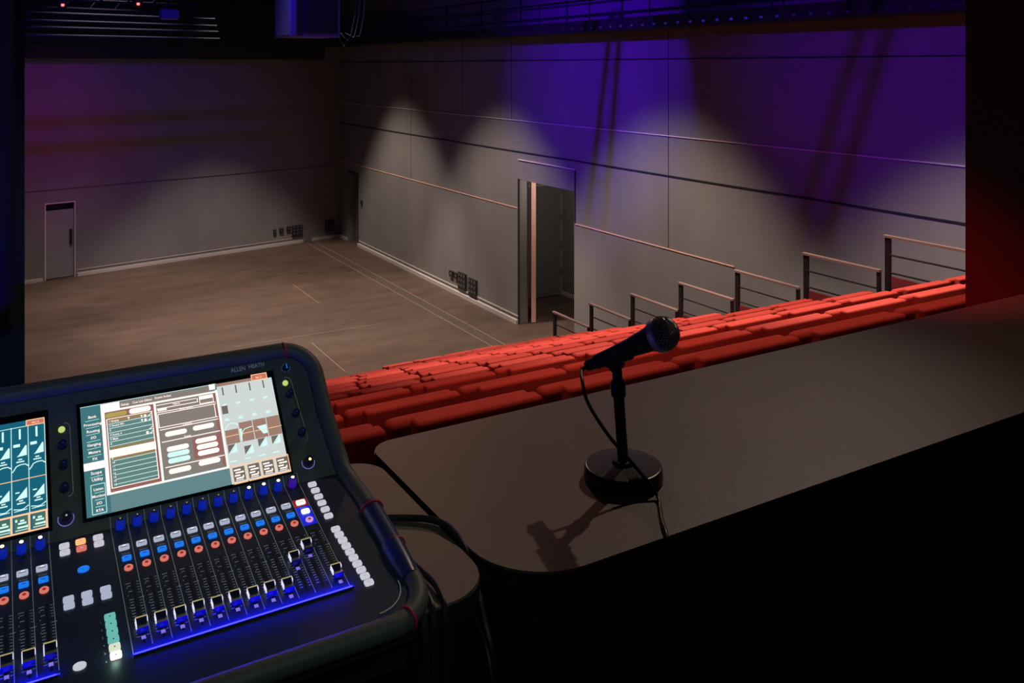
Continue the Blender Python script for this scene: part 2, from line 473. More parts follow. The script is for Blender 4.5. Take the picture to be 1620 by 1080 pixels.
# lighting battens over the stage
bl = ['nearest', 'second', 'third', 'fourth', 'farthest']
for i, (ya, yb, z) in enumerate(((16.5, 17.8, 7.72), (18.8, 20.2, 7.78), (20.8, 22.4, 7.82), (22.8, 24.6, 7.80), (24.8, 27.2, 7.74))):
    a = Vector((-4, ya, z)); b = Vector((4.8, yb - 0.35, z + 0.0)); up = Vector((0, 0, 0.42))
    n = 14
    posts = [(a.lerp(b, k / n), a.lerp(b, (k + 0.5) / n) + up) for k in range(n)]
    pipe_thing('lighting_truss', 'black lighting truss high over the stage, %s of the five' % bl[i], 'truss',
               [(a, b), (a + up, b + up)], 0.032, M['pipe'], 'trusses over the stage', posts)
o = Vector((2, 25.2, 7.0))
m = MB(o)
for z in (6.95, 7.15, 7.32, 7.52):
    m.tube([(-4, 23.0 + (z - 6.9), z), (5.4, 24.9 + (z - 6.9), z)], 0.03, 8)
tag(m.build('batten_pipes', M['pipe'], smooth=True), 'bundle of parallel black pipes hanging over the far left of the stage', 'pipes')
m = MB((3, 26.5, 6.7))
pts = []
for k in range(61):
    s = k / 60; pts.append(Vector((-3.5 + 13.2 * s, 26.2 + 2.7 * s + 0.06 * math.sin(k * 1.4), 0)))
vs = [p + Vector((0, 0, 6.42)) for p in pts] + [p + Vector((0, 0, 9.5)) for p in pts]
m.add(vs, [[i, i + 1, 62 + i, 61 + i] for i in range(60)])
o = m.build('border_curtain', M['drape'], smooth=True)
sm = o.modifiers.new('thick', 'SOLIDIFY'); sm.thickness = 0.03
tag(o, 'black border curtain hanging across the top of the far wall', 'curtain')
# equipment housing hanging near the corner
hb = thing('projector_housing', 'boxy projector housing lit blue, hanging high near the room corner', 'projector', (5.6, 17.9, 6.8))
m = MB((5.6, 17.9, 6.8)).rbox((5.15, 17.5, 6.80), (6.2, 18.6, 7.7), 0.03); m.build('case', M['bluetint'], hb)
m = MB((5.6, 17.9, 6.8)).rbox((5.42, 17.44, 6.88), (6.12, 17.5, 7.6), 0.02); m.build('front_panel', M['black'], hb)
m = MB((5.6, 17.9, 6.8)).box((5.28, 17.42, 6.84), (5.36, 17.5, 7.7)); m.build('side_bracket', M['black'], hb)
for x in (5.35, 6.0): MB((5.6, 17.9, 6.8)).tube([(x, 18.1, 7.7), (x, 18.1, H)], 0.02, 6).build('hanger', M['pipe'], hb)
glow((4.6, 16.4, 8.0), 40, (0.05, 0.03, 1), 0.05)  # added blue fill on the housing
m = MB((6.6, 18.2, 7.0))
for q in (0, 0.09, 0.2):
    m.tube([(6.75 + q, 18.0, 7.9), (6.72 + q, 18.0, 7.3), (6.62 + q, 18.0, 6.85), (6.45 + q, 18.0, 6.62 + q), (6.3 + q, 18.0, 6.9)], 0.018, 6)
tag(m.build('cable_loop', M['pipe'], smooth=True), 'loop of dark cables hanging beside the blue-lit projector housing', 'cable')
# small fixtures on the pipes with indicator lights
for k, (x, y, z, em, lb) in enumerate(((1.42, 22.8, 7.55, 'ledred', 'small dark fixture with a pink indicator light, upper left corner'),
                                       (3.0, 22.6, 7.62, 'ledred', 'small dark fixture with a pink indicator light, right of the first one'),)):
    t = thing('stage_fixture', lb, 'stage light', (x, y, z), 'fixtures on the left pipes')
    MB((x, y, z)).rbox((x - 0.1, y - 0.1, z), (x + 0.1, y + 0.15, z + 0.25), 0.03).build('fixture_body', M['black'], t)
    MB((x, y, z)).lathe([(0.0, -0.04), (0.03, -0.03), (0.035, 0), (0.03, 0.02)], (x, y - 0.12, z + 0.06)).build('indicator', M[em], t)
t = thing('moving_head', 'small box-shaped stage lamp lit blue under the left pipes', 'stage light', (3.55, 21.6, 7.35))
MB((3.55, 21.6, 7.35)).rbox((3.35, 21.5, 7.28), (3.75, 21.8, 7.52), 0.03).build('head', M['bluetint'], t)
MB((3.55, 21.6, 7.35)).tube([(3.55, 21.65, 7.5), (3.55, 21.65, 7.8)], 0.03, 8).build('yoke', M['black'], t)
glow((3.0, 19.8, 8.3), 8, (0.05, 0.02, 1), 0.05)  # this and the next two: added blue fills for the rigging
glow((8.9, 12.0, 7.7), 10, (0.12, 0.03, 1), 0.05)
glow((0.5, 21.2, 8.2), 16, (0.05, 0.02, 1), 0.05)
LV = (-1.5, 17.0, 7.2)  # unseen pipes are added close to the violet wash to shade streaks
for zz, nm in ((4.55, 'upper'), (3.78, 'lower')):
    p0 = Vector(LV).lerp(far(12.0, zz), 0.07); p1 = Vector(LV).lerp(far(1.0, zz + 0.12), 0.07)
    m = MB(p0); m.tube([p0, p1], 0.011, 8)
    tag(m.build('shading_pipe', M['pipe'], smooth=True), 'unseen thin black pipe added to shade the %s streak on the far wall' % nm, 'pipe')
# unseen ladder trusses shaped to throw the slanted shadow bars on the right wall
def hung_pair(p1, p2, q1, q2, r, label):
    m = MB(p1)
    m.tube([p1, p2], r, 8); m.tube([q1, q2], r, 8)
    for k in range(5):
        s = k / 4; m.tube([Vector(p1).lerp(Vector(p2), s), Vector(q1).lerp(Vector(q2), s)], r * 0.3, 6)
    tag(m.build('ladder_truss', M['pipe'], smooth=True), label, 'truss', 'slanted ladder trusses above the frame')
def between(L, W, s): return Vector(L).lerp(Vector(W), s)
def wallpt(y, z): return Vector((XW, y, z))
L1 = (0.8, 12.6, 9.6); L2 = (0.8, 4.0, 9.2)
hung_pair(between(L1, wallpt(14.55, 7.3), 0.26), between(L1, wallpt(15.5, 2.6), 0.26),
          between(L1, wallpt(14.25, 7.3), 0.26), between(L1, wallpt(14.85, 2.6), 0.26), 0.024,
          'slanted ladder truss whose shadow falls on the wall right of the tall door')
hung_pair(between(L2, wallpt(7.9, 7.3), 0.26), between(L2, wallpt(9.5, 2.6), 0.26),
          between(L2, wallpt(8.35, 7.3), 0.26), between(L2, wallpt(10.1, 2.6), 0.26), 0.026,
          'slanted ladder truss whose shadow falls on the wall above the railings')
# unseen black sheet added to cut the first blue wash on its near side
a1 = between(L1, wallpt(12.5, 7.6), 0.22); a2 = between(L1, wallpt(11.35, 2.2), 0.22)
m = MB(a1)
m.hexa([a1, a1 + Vector((0, -2.0, 0)), a1 + Vector((0.03, -2.0, 0)), a1 + Vector((0.03, 0, 0)),
        a1 + Vector((0, 0, 1.2)), a1 + Vector((0, -2.0, 1.2)), a1 + Vector((0.03, -2.0, 1.2)), a1 + Vector((0.03, 0, 1.2))])
m.hexa([a2, a2 + Vector((0, -1.6, 0)), a2 + Vector((0.03, -1.6, 0)), a2 + Vector((0.03, 0, 0)),
        a1, a1 + Vector((0, -2.0, 0)), a1 + Vector((0.03, -2.0, 0)), a1 + Vector((0.03, 0, 0))])
tag(m.build('wash_blocker', M['drape']), 'unseen black sheet added above the seats to cut the blue wash', 'curtain')

# ------------------------------------------------------------------ seating
ROWS = [(2.62, -1.155), (3.70, -1.535), (4.87, -1.94)] + [(6.05 + 1.15 * k, -2.36 - 0.396 * k) for k in range(8)]
ANCH = [2.325, 3.16, 2.778, 3.385, 3.9, 4.3, 4.75, 5.2, 5.5, 6.2, 6.35]
SEAT_H = 0.93
YF, ZF = ROWS[-1]
for i, (y, zt) in enumerate(ROWS):
    z = EYE + zt - SEAT_H
    y0 = 1.75 if i == 0 else y - 0.42
    y1 = (ROWS[i + 1][0] - 0.42) if i < len(ROWS) - 1 else y + 0.95
    if z > 0.02:
        struct('floor_tier', MB().box((-6, y0, 0), (8.74 if i > 4 else XW, y1, z)), M['tier'])
    else:
        struct('floor_tier', MB().box((-6, y0, 0), (8.74, y1, 0.02)), M['tier'])
struct('floor_aisle', MB().box((8.74, 7.0, 0), (XW, 13.6, 0.02)), M['floor'])

def lean(v):                                  # the backrest leans back a little
    return Vector((v.x, v.y - v.z * 0.09, v.z))
def make_seat():                              # origin: top rear edge of the backrest centre, width 0.62 pitch
    root = bpy.data.objects.new('theatre_seat', None); C.objects.link(root); root.empty_display_size = 0.1
    f = lean
    p = []
    p.append(MB().rbox((-0.220, 0.0, -0.62), (0.290, 0.065, 0.0), 0.015, 3, f).build('back_shell', M['seat'], root, True))
    p.append(MB().rbox((-0.195, -0.006, -0.60), (0.258, 0.02, -0.10), 0.006, 1, f).build('rear_panel', M['seatpanel'], root, True))
    p.append(MB().rbox((-0.298, 0.052, -0.64), (0.280, 0.118, -0.006), 0.024, 4, f).build('backrest', M['seat'], root, True))
    p.append(MB().rbox((-0.25, 0.22, -0.66), (0.25, 0.34, -0.24), 0.04, 3).build('seat_cushion', M['seat'], root, True))
    m = MB()
    m.tube([f(Vector(q)) for q in ((-0.215, 0.004, -0.034), (0.275, 0.004, -0.034))], 0.0025, 6)
    p.append(m.build('piping', M['piping'], root, True))
    m = MB()
    for s in (-1, 1): m.rbox((s * 0.285 - 0.02, 0.16, -0.42), (s * 0.285 + 0.02, 0.46, -0.37), 0.015, 2)
    p.append(m.build('armrest', M['seatpanel'], root, True))
    m = MB()
    m.box((-0.03, 0.16, -SEAT_H), (0.03, 0.40, -0.58)); m.box((-0.12, 0.12, -SEAT_H), (0.12, 0.5, -SEAT_H + 0.02))
    p.append(m.build('pedestal', M['steel'], root))
    return root
proto = make_seat(); first = True
ORD = ['first', 'second', 'third', 'fourth', 'fifth', 'sixth', 'seventh', 'eighth', 'ninth', 'tenth', 'eleventh', 'twelfth',
       'thirteenth', 'fourteenth', 'fifteenth', 'sixteenth', 'seventeenth', 'eighteenth', 'nineteenth', 'twentieth']
sa, ca = math.sin(YAW), math.cos(YAW)
def img_x(x, y): return 810 + 1400 * (x * ca - y * sa) / (x * sa + y * ca)
for i, (y, zt) in enumerate(ROWS):
    seats = []
    def pitch(x): return 0.50 + 0.17 * min(1.5, max(0.1, x / y))
    xr = ANCH[i]
    right = []
    x = xr
    while True:
        pw = pitch(x + 0.3)
        if x + pw > 8.68: break
        right.append((x + pw / 2 - 0.0, pw)); x += pw
    left = []
    x = xr
    for k in range(20):
        pw = pitch(x - 0.3)
        if i == 9 and x - pw < 6.1: break
        if i == 10 and x - pw < 5.75: break
        left.append((x - pw / 2, pw)); x -= pw
        if img_x(x, y) < 470: break
    seats = left[::-1] + right
    vis = [s for s in seats if img_x(s[0] - s[1] / 2, y) < 1600]
    n = 0
    for (x, pw) in vis:
        if first: r = proto; first = False
        else:
            r = proto.copy(); C.objects.link(r)
            for ch in list(proto.children):
                c = ch.copy(); C.objects.link(c); c.parent = r
        r.location = (x, y, EYE + zt); r.scale = (pw / 0.62, 1, 1)
        rown = 'nearest row' if i == 0 else ('farthest row' if i == 10 else '%s row from the desk' % ORD[i])
        tag(r, 'red upholstered theatre seat, %s from the left in the %s' % (ORD[n], rown), 'seat', 'red seats in the %s' % rown)
        n += 1

# railings along the aisle
PY = [6.49, 7.66, 8.84, 9.99, 11.13, 12.25, 13.38, 5.32]
PZ = [-1.917, -2.33, -2.78, -3.19, -3.61, -4.02, -4.43, -1.50]
RN = ['largest, nearest the window edge', 'second from the right', 'third from the right', 'fourth from the right', 'third from the left', 'second from the left', 'smallest, beside the tall door', 'topmost, half hidden by the window edge']
for k, (y, z) in enumerate(zip(PY, PZ)):
    z += EYE; x = 8.78
    t = thing('aisle_railing', 'dark steel stair railing above the red seats, %s' % RN[k], 'railing', (x, y, z - 1.0), 'stepped aisle railings')
    og = (x, y, z - 1.0)
    MB(og).box((x - 0.02, y - 0.03, z - 1.0), (x + 0.02, y + 0.03, z - 0.02)).build('post', M['steel'], t)
    MB(og).box((x - 0.03, y - 1.07, z - 0.025), (x + 0.03, y + 0.05, z)).build('handrail', M['railtop'], t)
    for dz in (0.22, 0.42): MB(og).tube([(x, y - 1.05, z - dz), (x, y - 0.03, z - dz)], 0.011, 8).build('rail', M['steel'], t)
    MB(og).box((x - 0.012, y - 1.05, z - 1.0), (x + 0.012, y - 0.05, z - 0.46)).build('infill_panel', M['maroon'], t)
    MB(og).box((x - 0.018, y - 1.07, z - 1.0), (x + 0.018, y - 1.03, z - 0.026)).build('post', M['steel'], t)

# ------------------------------------------------------------------ control booth shell
BF = 4.71; TT = EYE - 0.734
struct('floor_booth', MB().box((-6, -3, BF - 0.2), (XW, 1.64, BF)), M['boothfloor'])
m = MB().box((-6, 1.64, 0), (XW, 1.75, EYE - 0.86)); m.box((3.02, 1.64, EYE - 0.86), (XW, 1.90, 9.6))
m.box((0.0475, 1.64, 6.98), (3.02, 1.9, 9.6))
struct('wall_near', m, M['booth'])
m = MB().box((3.005, 1.645, EYE - 0.86), (3.02, 1.905, 8.3))
struct('trim_14', m, M['reveal'])
m = MB().box((-6, 1.64, EYE - 0.86), (0.0475, 1.75, 9.6))
struct('wall_near_left', m, M['booth'])
m = MB((0, 1.6, 5.78)); pts = []
N = 80
for k in range(N + 1):
    x = -1.6 + 1.628 * k / N
    pts.append((x, 1.600 + 0.018 * math.sin(k * 0.95) + 0.006 * math.sin(k * 2.3), 5.785 + 0.006 * math.sin(k * 0.5)))
m.add([Vector(p) for p in pts] + [Vector((p[0], p[1], 9.0)) for p in pts], [[i, i + 1, N + 2 + i, N + 1 + i] for i in range(N)])
o = m.build('side_curtain', M['curtain'], smooth=True); sm = o.modifiers.new('thick', 'SOLIDIFY'); sm.thickness = 0.006
tag(o, 'dark curtain with blue-lit folds at the left edge behind the mixing console', 'curtain')

# ------------------------------------------------------------------ tables
def rrect(x0, y0, x1, y1, r, n=8):
    rr = r if isinstance(r, (list, tuple)) else [r] * 4
    pts = []
    for (cx, cy, a, q) in ((x1 - rr[0], y0 + rr[0], -90, rr[0]), (x1 - rr[1], y1 - rr[1], 0, rr[1]), (x0 + rr[2], y1 - rr[2], 90, rr[2]), (x0 + rr[3], y0 + rr[3], 180, rr[3])):
        for k in range(n + 1):
            t = math.radians(a + 90 * k / n)
            pts.append((cx + q * math.cos(t), cy + q * math.sin(t)))
    return pts
idf = lambda u, v, h: Vector((u, v, h))
def table(x0, y0, x1, y1, r, label, og):
    t = thing('folding_table', label, 'table', og, 'dark tables in the control booth')
    m = MB(og); m.prism(rrect(x0, y0, x1, y1, r), TT - 0.004, TT, idf); m.build('table_top', M['table'], t)
    m = MB(og); m.prism(rrect(x0 - 0.001, y0 - 0.001, x1 + 0.001, y1 + 0.001, r), TT - 0.032, TT - 0.0045, idf); m.build('edge_band', M['tableedge'], t)
    m = MB(og); m.box((x0 + 0.06, y0 + 0.05, TT - 0.10), (x1 - 0.06, y0 + 0.07, TT - 0.033)); m.build('apron', M['black'], t)
    for lx in (x0 + 0.09, x1 - 0.09):
        for ly in (y0 + 0.08, y1 - 0.06):
            MB(og).tube([(lx, ly, BF), (lx, ly, TT - 0.033)], 0.014, 10).build('leg', M['black'], t, True)
table(0.629, 1.068, 3.35, 1.622, [0.06, 0.02, 0.05, 0.125], 'long dark table carrying the microphone, under the booth window', (1.9, 1.3, BF))
table(-0.75, 1.087, 0.617, 1.562, [0.075, 0.06, 0.05, 0.05], 'dark table with rounded corners under the mixing console', (0.0, 1.3, BF))
# connector panel under the long table
cp = thing('connector_panel', 'black connector strip with six small silver tabs under the long table', 'connector panel', (0.9, 1.09, TT - 0.2))
og = (0.9, 1.09, TT - 0.2)
MB(og).box((0.76, 1.10, TT - 0.30), (1.02, 1.118, TT - 0.034)).build('faceplate', M['black'], cp)
for k in range(6):
    x = 0.815 + 0.0262 * k
    m = MB(og); m.box((x - 0.0035, 1.091, TT - 0.052), (x + 0.0035, 1.10, TT - 0.049)); m.build('latch', M['silver'], cp)
    m = MB(og); m.lathe([(0.010, 0), (0.010, 0.006)], (x, 1.10, TT - 0.068), (0, -1, 0), 14); m.build('connector', M['blackgloss'], cp)

# ------------------------------------------------------------------ microphone, stand, cable
bc = Vector((0.9705, 1.257, TT))
ms = thing('microphone_stand', 'short black table microphone stand with round base on the long table', 'microphone stand', bc)
m = MB(bc); m.lathe([(0.064, 0), (0.0705, 0.003), (0.0705, 0.006), (0.0695, 0.020), (0.0675, 0.0255), (0.0655, 0.0265)], bc, n=64); m.build('base', M['stand'], ms, True)
m = MB(bc); m.lathe([(0.066, 0.026), (0.064, 0.0275), (0.02, 0.0285), (0.018, 0.034)], bc, n=64); m.build('base_top', M['standtop'], ms, True)
ptop = Vector((0.963, 1.262, 5.625))
pax = (ptop - (bc + Vector((0, 0, 0.028)))).normalized()
m = MB(bc); m.tube([bc + Vector((0, 0, 0.028)), ptop], 0.0098, 20); m.build('pole', M['stand'], ms, True)
m = MB(bc); m.lathe([(0.0125, -0.012), (0.0135, -0.009), (0.0135, 0.012), (0.0115, 0.016), (0.009, 0.018), (0.009, 0.038), (0.0075, 0.044)], ptop, pax, 20); m.build('collar', M['blackgloss'], ms, True)
tail = Vector((0.945, 1.3003, 5.6663)); ball = Vector((0.981, 1.163, 5.7468))
ax = (ball - tail).normalized()
side = ax.cross(Vector((0, 0, 1))).normalized(); upv = side.cross(ax).normalized()
cl = tail + ax * 0.052
m = MB(bc)
# clip: a U-shaped sleeve round the handle, open at the top
segs = 14; r0, r1 = 0.0158, 0.0192
vs = []
for s, k0 in ((-0.026, 0), (0.026, 1)):
    for rr in (r0, r1):
        for q in range(segs + 1):
            t = math.radians(140 + 260 * q / segs)
            vs.append(cl + ax * s + (side * math.cos(t) + upv * math.sin(t)) * rr)
n = segs + 1
fs = []
for q in range(segs):
    fs += [[q, q + 1, n + q + 1, n + q], [2 * n + q, 3 * n + q, 3 * n + q + 1, 2 * n + q + 1],
           [q, 2 * n + q, 2 * n + q + 1, q + 1], [n + q, n + q + 1, 3 * n + q + 1, 3 * n + q]]
fs += [[0, n, 3 * n, 2 * n], [segs, 2 * n + segs, 3 * n + segs, n + segs]]
m.add(vs, fs)
jt = ptop + pax * 0.040
m.tube([jt, jt.lerp(cl, 0.5) , cl - upv * 0.019], [0.009, 0.0095, 0.0085], 12)
m.build('clip', M['mic'], ms, True)
m = MB(bc); m.tube([jt - side * 0.014, jt + side * 0.014], 0.0058, 12); m.build('pivot_screw', M['blackgloss'], ms, True)

mt = thing('microphone', 'black handheld vocal microphone with silver mesh ball on the table stand', 'microphone', tail)
m = MB(tail)
L = (ball - tail).length
m.lathe([(0.009, -0.004), (0.0128, 0.0), (0.0132, 0.012), (0.0138, 0.04), (0.0158, L * 0.5), (0.0185, L - 0.055), (0.0205, L - 0.032), (0.0245, L - 0.018), (0.0262, L - 0.013)], tail, ax, 32)
m.build('handle', M['mic'], mt, True)
m = MB(tail); m.lathe([(0.0268, -0.013), (0.0292, -0.011), (0.0296, -0.004), (0.0296, 0.001), (0.0282, 0.003)], ball, ax, 40); m.build('grille_ring', M['mesh'], mt, True)
R = 0.029
m = MB(tail)
prof = [(R * math.sin(math.radians(a)) , -R * math.cos(math.radians(a)) * (1.0 if a > 90 else 0.5)) for a in range(70, 179, 9)]
prof = [(r * 0.965, h * 0.965) for r, h in prof] + [(0.001, R * 0.965)]
m.lathe(prof, ball, ax, 32); m.build('foam', M['foam'], mt, True)
# woven wire: two families of diagonal wires over the ball
m = MB(tail)
def bp(th, ph, rr):
    return ball + ax * (-math.cos(th) * rr * (1 if th > PI / 2 else 0.6)) + (side * math.cos(ph) + upv * math.sin(ph)) * (math.sin(th) * rr)
for k in range(26):
    for sg in (-1, 1):
        pts = []
        for q in range(17):
            th = math.radians(72 + (176 - 72) * q / 16)
            ph = 2 * PI * k / 26 + sg * 1.5 * (q / 16)
            pts.append(bp(th, ph, R + 0.0003 * sg * (1 if (q + k) % 2 else -1)))
        m.tube(pts, 0.00052, 4)
m.build('wire_grille', M['mesh'], mt, True)

def smooth_path(pts, n=8):
    pts = [Vector(p) for p in pts]; out = []
    P = [pts[0] * 2 - pts[1]] + pts + [pts[-1] * 2 - pts[-2]]
    for i in range(1, len(P) - 2):
        a, b, c, d = P[i - 1:i + 3]
        for k in range(n):
            t = k / n
            out.append(0.5 * ((2 * b) + (c - a) * t + (2 * a - 5 * b + 4 * c - d) * t * t + (3 * b - a - 3 * c + d) * t ** 3))
    out.append(pts[-1]); return out
mcp = [tail + ax * 0.002, tail - ax * 0.014, (0.924, 1.318, 5.650), (0.905, 1.290, 5.640), (0.898, 1.262, 5.612), (0.9178, 1.2351, 5.5661), (0.9413, 1.2212, 5.5334),
       (0.962, 1.203, 5.5035), (0.973, 1.180, 5.483), (0.970, 1.160, 5.4705), (0.9335, 1.108, 5.4700), (0.910, 1.070, 5.4695), (0.900, 1.058, 5.455), (0.897, 1.054, 5.40), (0.896, 1.052, 5.25), (0.886, 1.05, 5.0), (0.86, 1.06, 4.85), (0.8, 1.1, 4.72)]
m = MB(tail); m.tube(smooth_path(mcp), 0.0031, 10)
o = m.build('microphone_cable', M['cable'], smooth=True)
tag(o, 'thin black cable hanging from the microphone and over the table edge', 'cable')
m = MB(tail); m.lathe([(0.0095, -0.026), (0.0105, -0.022), (0.0105, -0.004), (0.0098, 0.0)], tail, ax, 20); m.build('cable_plug', M['mic'], o, True)

# ------------------------------------------------------------------ mixing console
K = 0.000805
T0 = Vector((0.2502, 1.3079, 5.574)); PIT = 0.1953; BEND = 0.6235
def P(u, v, h):
    """panel coordinates in millimetres -> world: u across, v up the panel (v > 0 is the steeper screen panel), h out of it"""
    a = PIT + (BEND if v > 0 else 0)
    y, z = v * math.cos(a) - h * math.sin(a), v * math.sin(a) + h * math.cos(a)
    return T0 + Vector((u, y, z)) * K
def PS(u, v, h):            # force the screen panel plane
    a = PIT + BEND
    return T0 + Vector((u, v * math.cos(a) - h * math.sin(a), v * math.sin(a) + h * math.cos(a))) * K
def PF(u, v, h):            # force the fader panel plane
    a = PIT
    return T0 + Vector((u, v * math.cos(a) - h * math.sin(a), v * math.sin(a) + h * math.cos(a))) * K
OC = P(-200, -180, -50); OC.z = TT
con = thing('mixing_console', 'black digital mixing console with two lit touchscreens and rows of faders', 'mixing console', OC)
UL, UR = -686, 281
def outline(du, dv, r_top, r_bot):
    """closed loop of (u, v) round the console, grown by du/dv"""
    pts = []
    def arc(cu, cv, r, a0, a1, n=10):
        for k in range(n + 1):
            t = math.radians(a0 + (a1 - a0) * k / n); pts.append((cu + r * math.cos(t), cv + r * math.sin(t)))
    ut, ub = 262 + du, 284 + du; vt, vb = 266 + dv, -378 - dv
    lt, lb = -662 - du, -684 - du
    arc(ut - r_top, vt - r_top, r_top, 90, 0)
    for k in range(1, 8): pts.append((ut + (ub - ut) * min(1, max(0, (120 - (vt - r_top - k * 40)) / 240)), vt - r_top - k * 40))
    arc(ub - r_bot, vb + r_bot, r_bot, 0, -90)
    arc(lb + r_bot, vb + r_bot, r_bot, -90, -180)
    vv = vb + r_bot
    for k in range(1, 8): pts.append((lt + (lb - lt) * min(1, max(0, (120 - (vt - r_top - (8 - k) * 40)) / 240)), vt - r_top - (8 - k) * 40))
    arc(lt + r_top, vt - r_top, r_top, 180, 90)
    return pts
def split(poly, up):
    out = []
    n = len(poly)
    for i in range(n):
        a, b = poly[i], poly[(i + 1) % n]
        ina = a[1] >= 0 if up else a[1] <= 0
        inb = b[1] >= 0 if up else b[1] <= 0
        if ina: out.append(a)
        if ina != inb:
            t = a[1] / (a[1] - b[1]); out.append((a[0] + (b[0] - a[0]) * t, 0))
    return out
body = outline(-4, -4, 62, 66)
m = MB(OC); m.prism(split(body, True), -42, 0, PS); m.prism(split(body, False), -44, -0.5, PF)
m.build('chassis', M['chassis'], con)
# lower body down to the table, with feet
m = MB(OC)
yb = PS(0, 235, -42); yf = PF(0, -330, -40)
x0, x1 = P(-640, 0, 0).x, P(232, 0, 0).x
hp = PF(0, 0, -40)
prof = [(yf.y + 0.10, TT + 0.012), (yf.y + 0.02, yf.z + 0.004), (hp.y, hp.z + 0.004), (yb.y, yb.z + 0.004), (yb.y + 0.035, yb.z - 0.03), (yb.y + 0.035, TT + 0.012)]
n = len(prof)
m.add([Vector((x0, a, b)) for a, b in prof] + [Vector((x1, a, b)) for a, b in prof],
      [list(range(n))[::-1], list(range(n, 2 * n))] + [[i, (i + 1) % n, n + (i + 1) % n, n + i] for i in range(n)])
m.build('lower_body', M['chassis'], con)
for fx in (x0 + 0.05, x1 - 0.05):
    for fy in (1.16, 1.42):
        MB(OC).lathe([(0.014, 0), (0.016, 0.013)], (fx, fy, TT)).build('rubber_foot', M['black'], con, True)
# padded rim
rimp = outline(0, 0, 62, 70)
RR = 17
dense = []
for i in range(len(rimp)):
    a, b = rimp[i], rimp[(i + 1) % len(rimp)]
    n = max(1, int(math.hypot(a[0] - b[0], a[1] - b[1]) / 25))
    for k in range(n): dense.append((a[0] + (b[0] - a[0]) * k / n, a[1] + (b[1] - a[1]) * k / n))
m = MB(OC); m.tube([P(u, v, -4) for u, v in dense], RR * K, 20, closed=True)
rim = m.build('padded_rim', M['rim'], con, True)
# face panels
inner = outline(-17, -17, 46, 54)
m = MB(OC); m.prism(split(inner, True), 0, 2, PS); m.build('screen_panel', M['console'], con)
m = MB(OC); m.prism(split(inner, False), -0.5, 1.5, PF); m.build('fader_panel', M['consolelow'], con)
m = MB(OC)
m.tube([P(u, v, 3.0) for u, v in ([q for q in outline(-26, -26, 40, 52) if q[0] > 100 and q[1] < -240])], 0.9 * K, 6); m.build('rim_seam', M['print_'], con, True)
# sleeve and ties on the rim
def rimu(v): return 262 + 22 * min(1, max(0, (120 - v) / 240))
m = MB(OC)
m.tube([P(rimu(v) - 2, v, -2) for v in (-112, -122, -140, -170, -200, -225)], [(RR + 2.5) * K] * 6, 20)
m.tube([P(rimu(v) - 4, v, -1) for v in (-222, -240, -262, -282, -300)], [(RR + 4.5) * K, (RR + 4) * K, (RR + 3) * K, (RR + 1.5) * K, (RR - 1) * K], 20)
m.build('foam_sleeve', M['sleeve'], con, True)
def tie(u, v, ax_, r=RR + 5.2):
    c = P(u, v, -3)
    m = MB(OC); m.lathe([(r * K, -2.2 * K), ((r + 1) * K, -1 * K), ((r + 1) * K, 1 * K), (r * K, 2.2 * K)], c, ax_, 28)
    m.build('cable_tie', M['tie'], con, True)
dv_ = (PF(0, -10, 0) - PF(0, 0, 0)).normalized()
tie(rimu(-120) - 2, -120, dv_); tie(rimu(-222) - 2, -222, dv_)
tie(208, 264, Vector((1, 0.0, 0)), RR + 1.2)
tie(245, -372, Vector((0.92, 0.38, 0.05)), RR + 1.2)

def rect(m, u0, u1, v0, v1, h0, h1, f):
    m.prism([(u0, v0), (u1, v0), (u1, v1), (u0, v1)], h0, h1, f)
def line(m, a, b, wd, h0, h1, f):
    d = Vector((b[0] - a[0], b[1] - a[1])); d.normalize(); nn = Vector((-d.y, d.x)) * wd / 2
    m.prism([(a[0] + nn.x, a[1] + nn.y), (b[0] + nn.x, b[1] + nn.y), (b[0] - nn.x, b[1] - nn.y), (a[0] - nn.x, a[1] - nn.y)], h0, h1, f)
def text(m, s, u, v, size, h, f, align='CENTER', xs=1.0):
    cu = bpy.data.curves.new('t', 'FONT'); cu.body = s; cu.size = size; cu.align_x = align; cu.resolution_u = 2; cu.offset = size * 0.012
    o = bpy.data.objects.new('t', cu); C.objects.link(o)
    dg = bpy.context.evaluated_depsgraph_get(); me = bpy.data.meshes.new_from_object(o.evaluated_get(dg))
    m.add([f(u + q.co.x * xs, v + q.co.y, h) for q in me.vertices], [list(p.vertices) for p in me.polygons])
    bpy.data.objects.remove(o); bpy.data.curves.remove(cu); bpy.data.meshes.remove(me)

# ---- screens
def screen(u0, label):
    m = MB(OC); rect(m, u0 - 178, u0 + 178, 19, 226, 2, 3.0, PS)
    bz = m.build('touchscreen', M['bezel'], con)
    return sub(bz, label)
HS = [3.0]
def ui(parent, name, mt_, draw, lift=0.25):
    m = MB(OC); HS[0] += 0.02
    h = 3.0 + lift
    draw(m, h)
    return m.build(name, mt_, parent)
s1 = screen(0, 'right touchscreen showing pale menus and lists')
R_ = lambda *a: (lambda m, h: [rect(m, *q, h - 0.1, h, PS) for q in a])
ui(s1, 'menu_column', UI['side'], R_((-172, -134, 25, 218)), 0.2)
ui(s1, 'page_background', UI['slate'], R_((-134, 66, 25, 218)), 0.2)
ui(s1, 'tab_bar', UI['grey'], R_((-107, 52, 205, 217)), 0.35)
ui(s1, 'side_area', UI['pale'], R_((66, 172, 25, 212)), 0.2)
ui(s1, 'title_area', UI['brown'], R_((66, 133, 212, 218)), 0.3)
ui(s1, 'list_panel', UI['rose'], R_((-133, -48, 57, 203)), 0.35)
ui(s1, 'list_rows', UI['list'], R_((-130, -54, 64, 188)), 0.5)
ui(s1, 'marked_row', UI['ochre'], R_((-126, -54, 112, 136)), 0.6)
ui(s1, 'heading_row', UI['ochre'], R_((-128, -60, 180, 188)), 0.6)
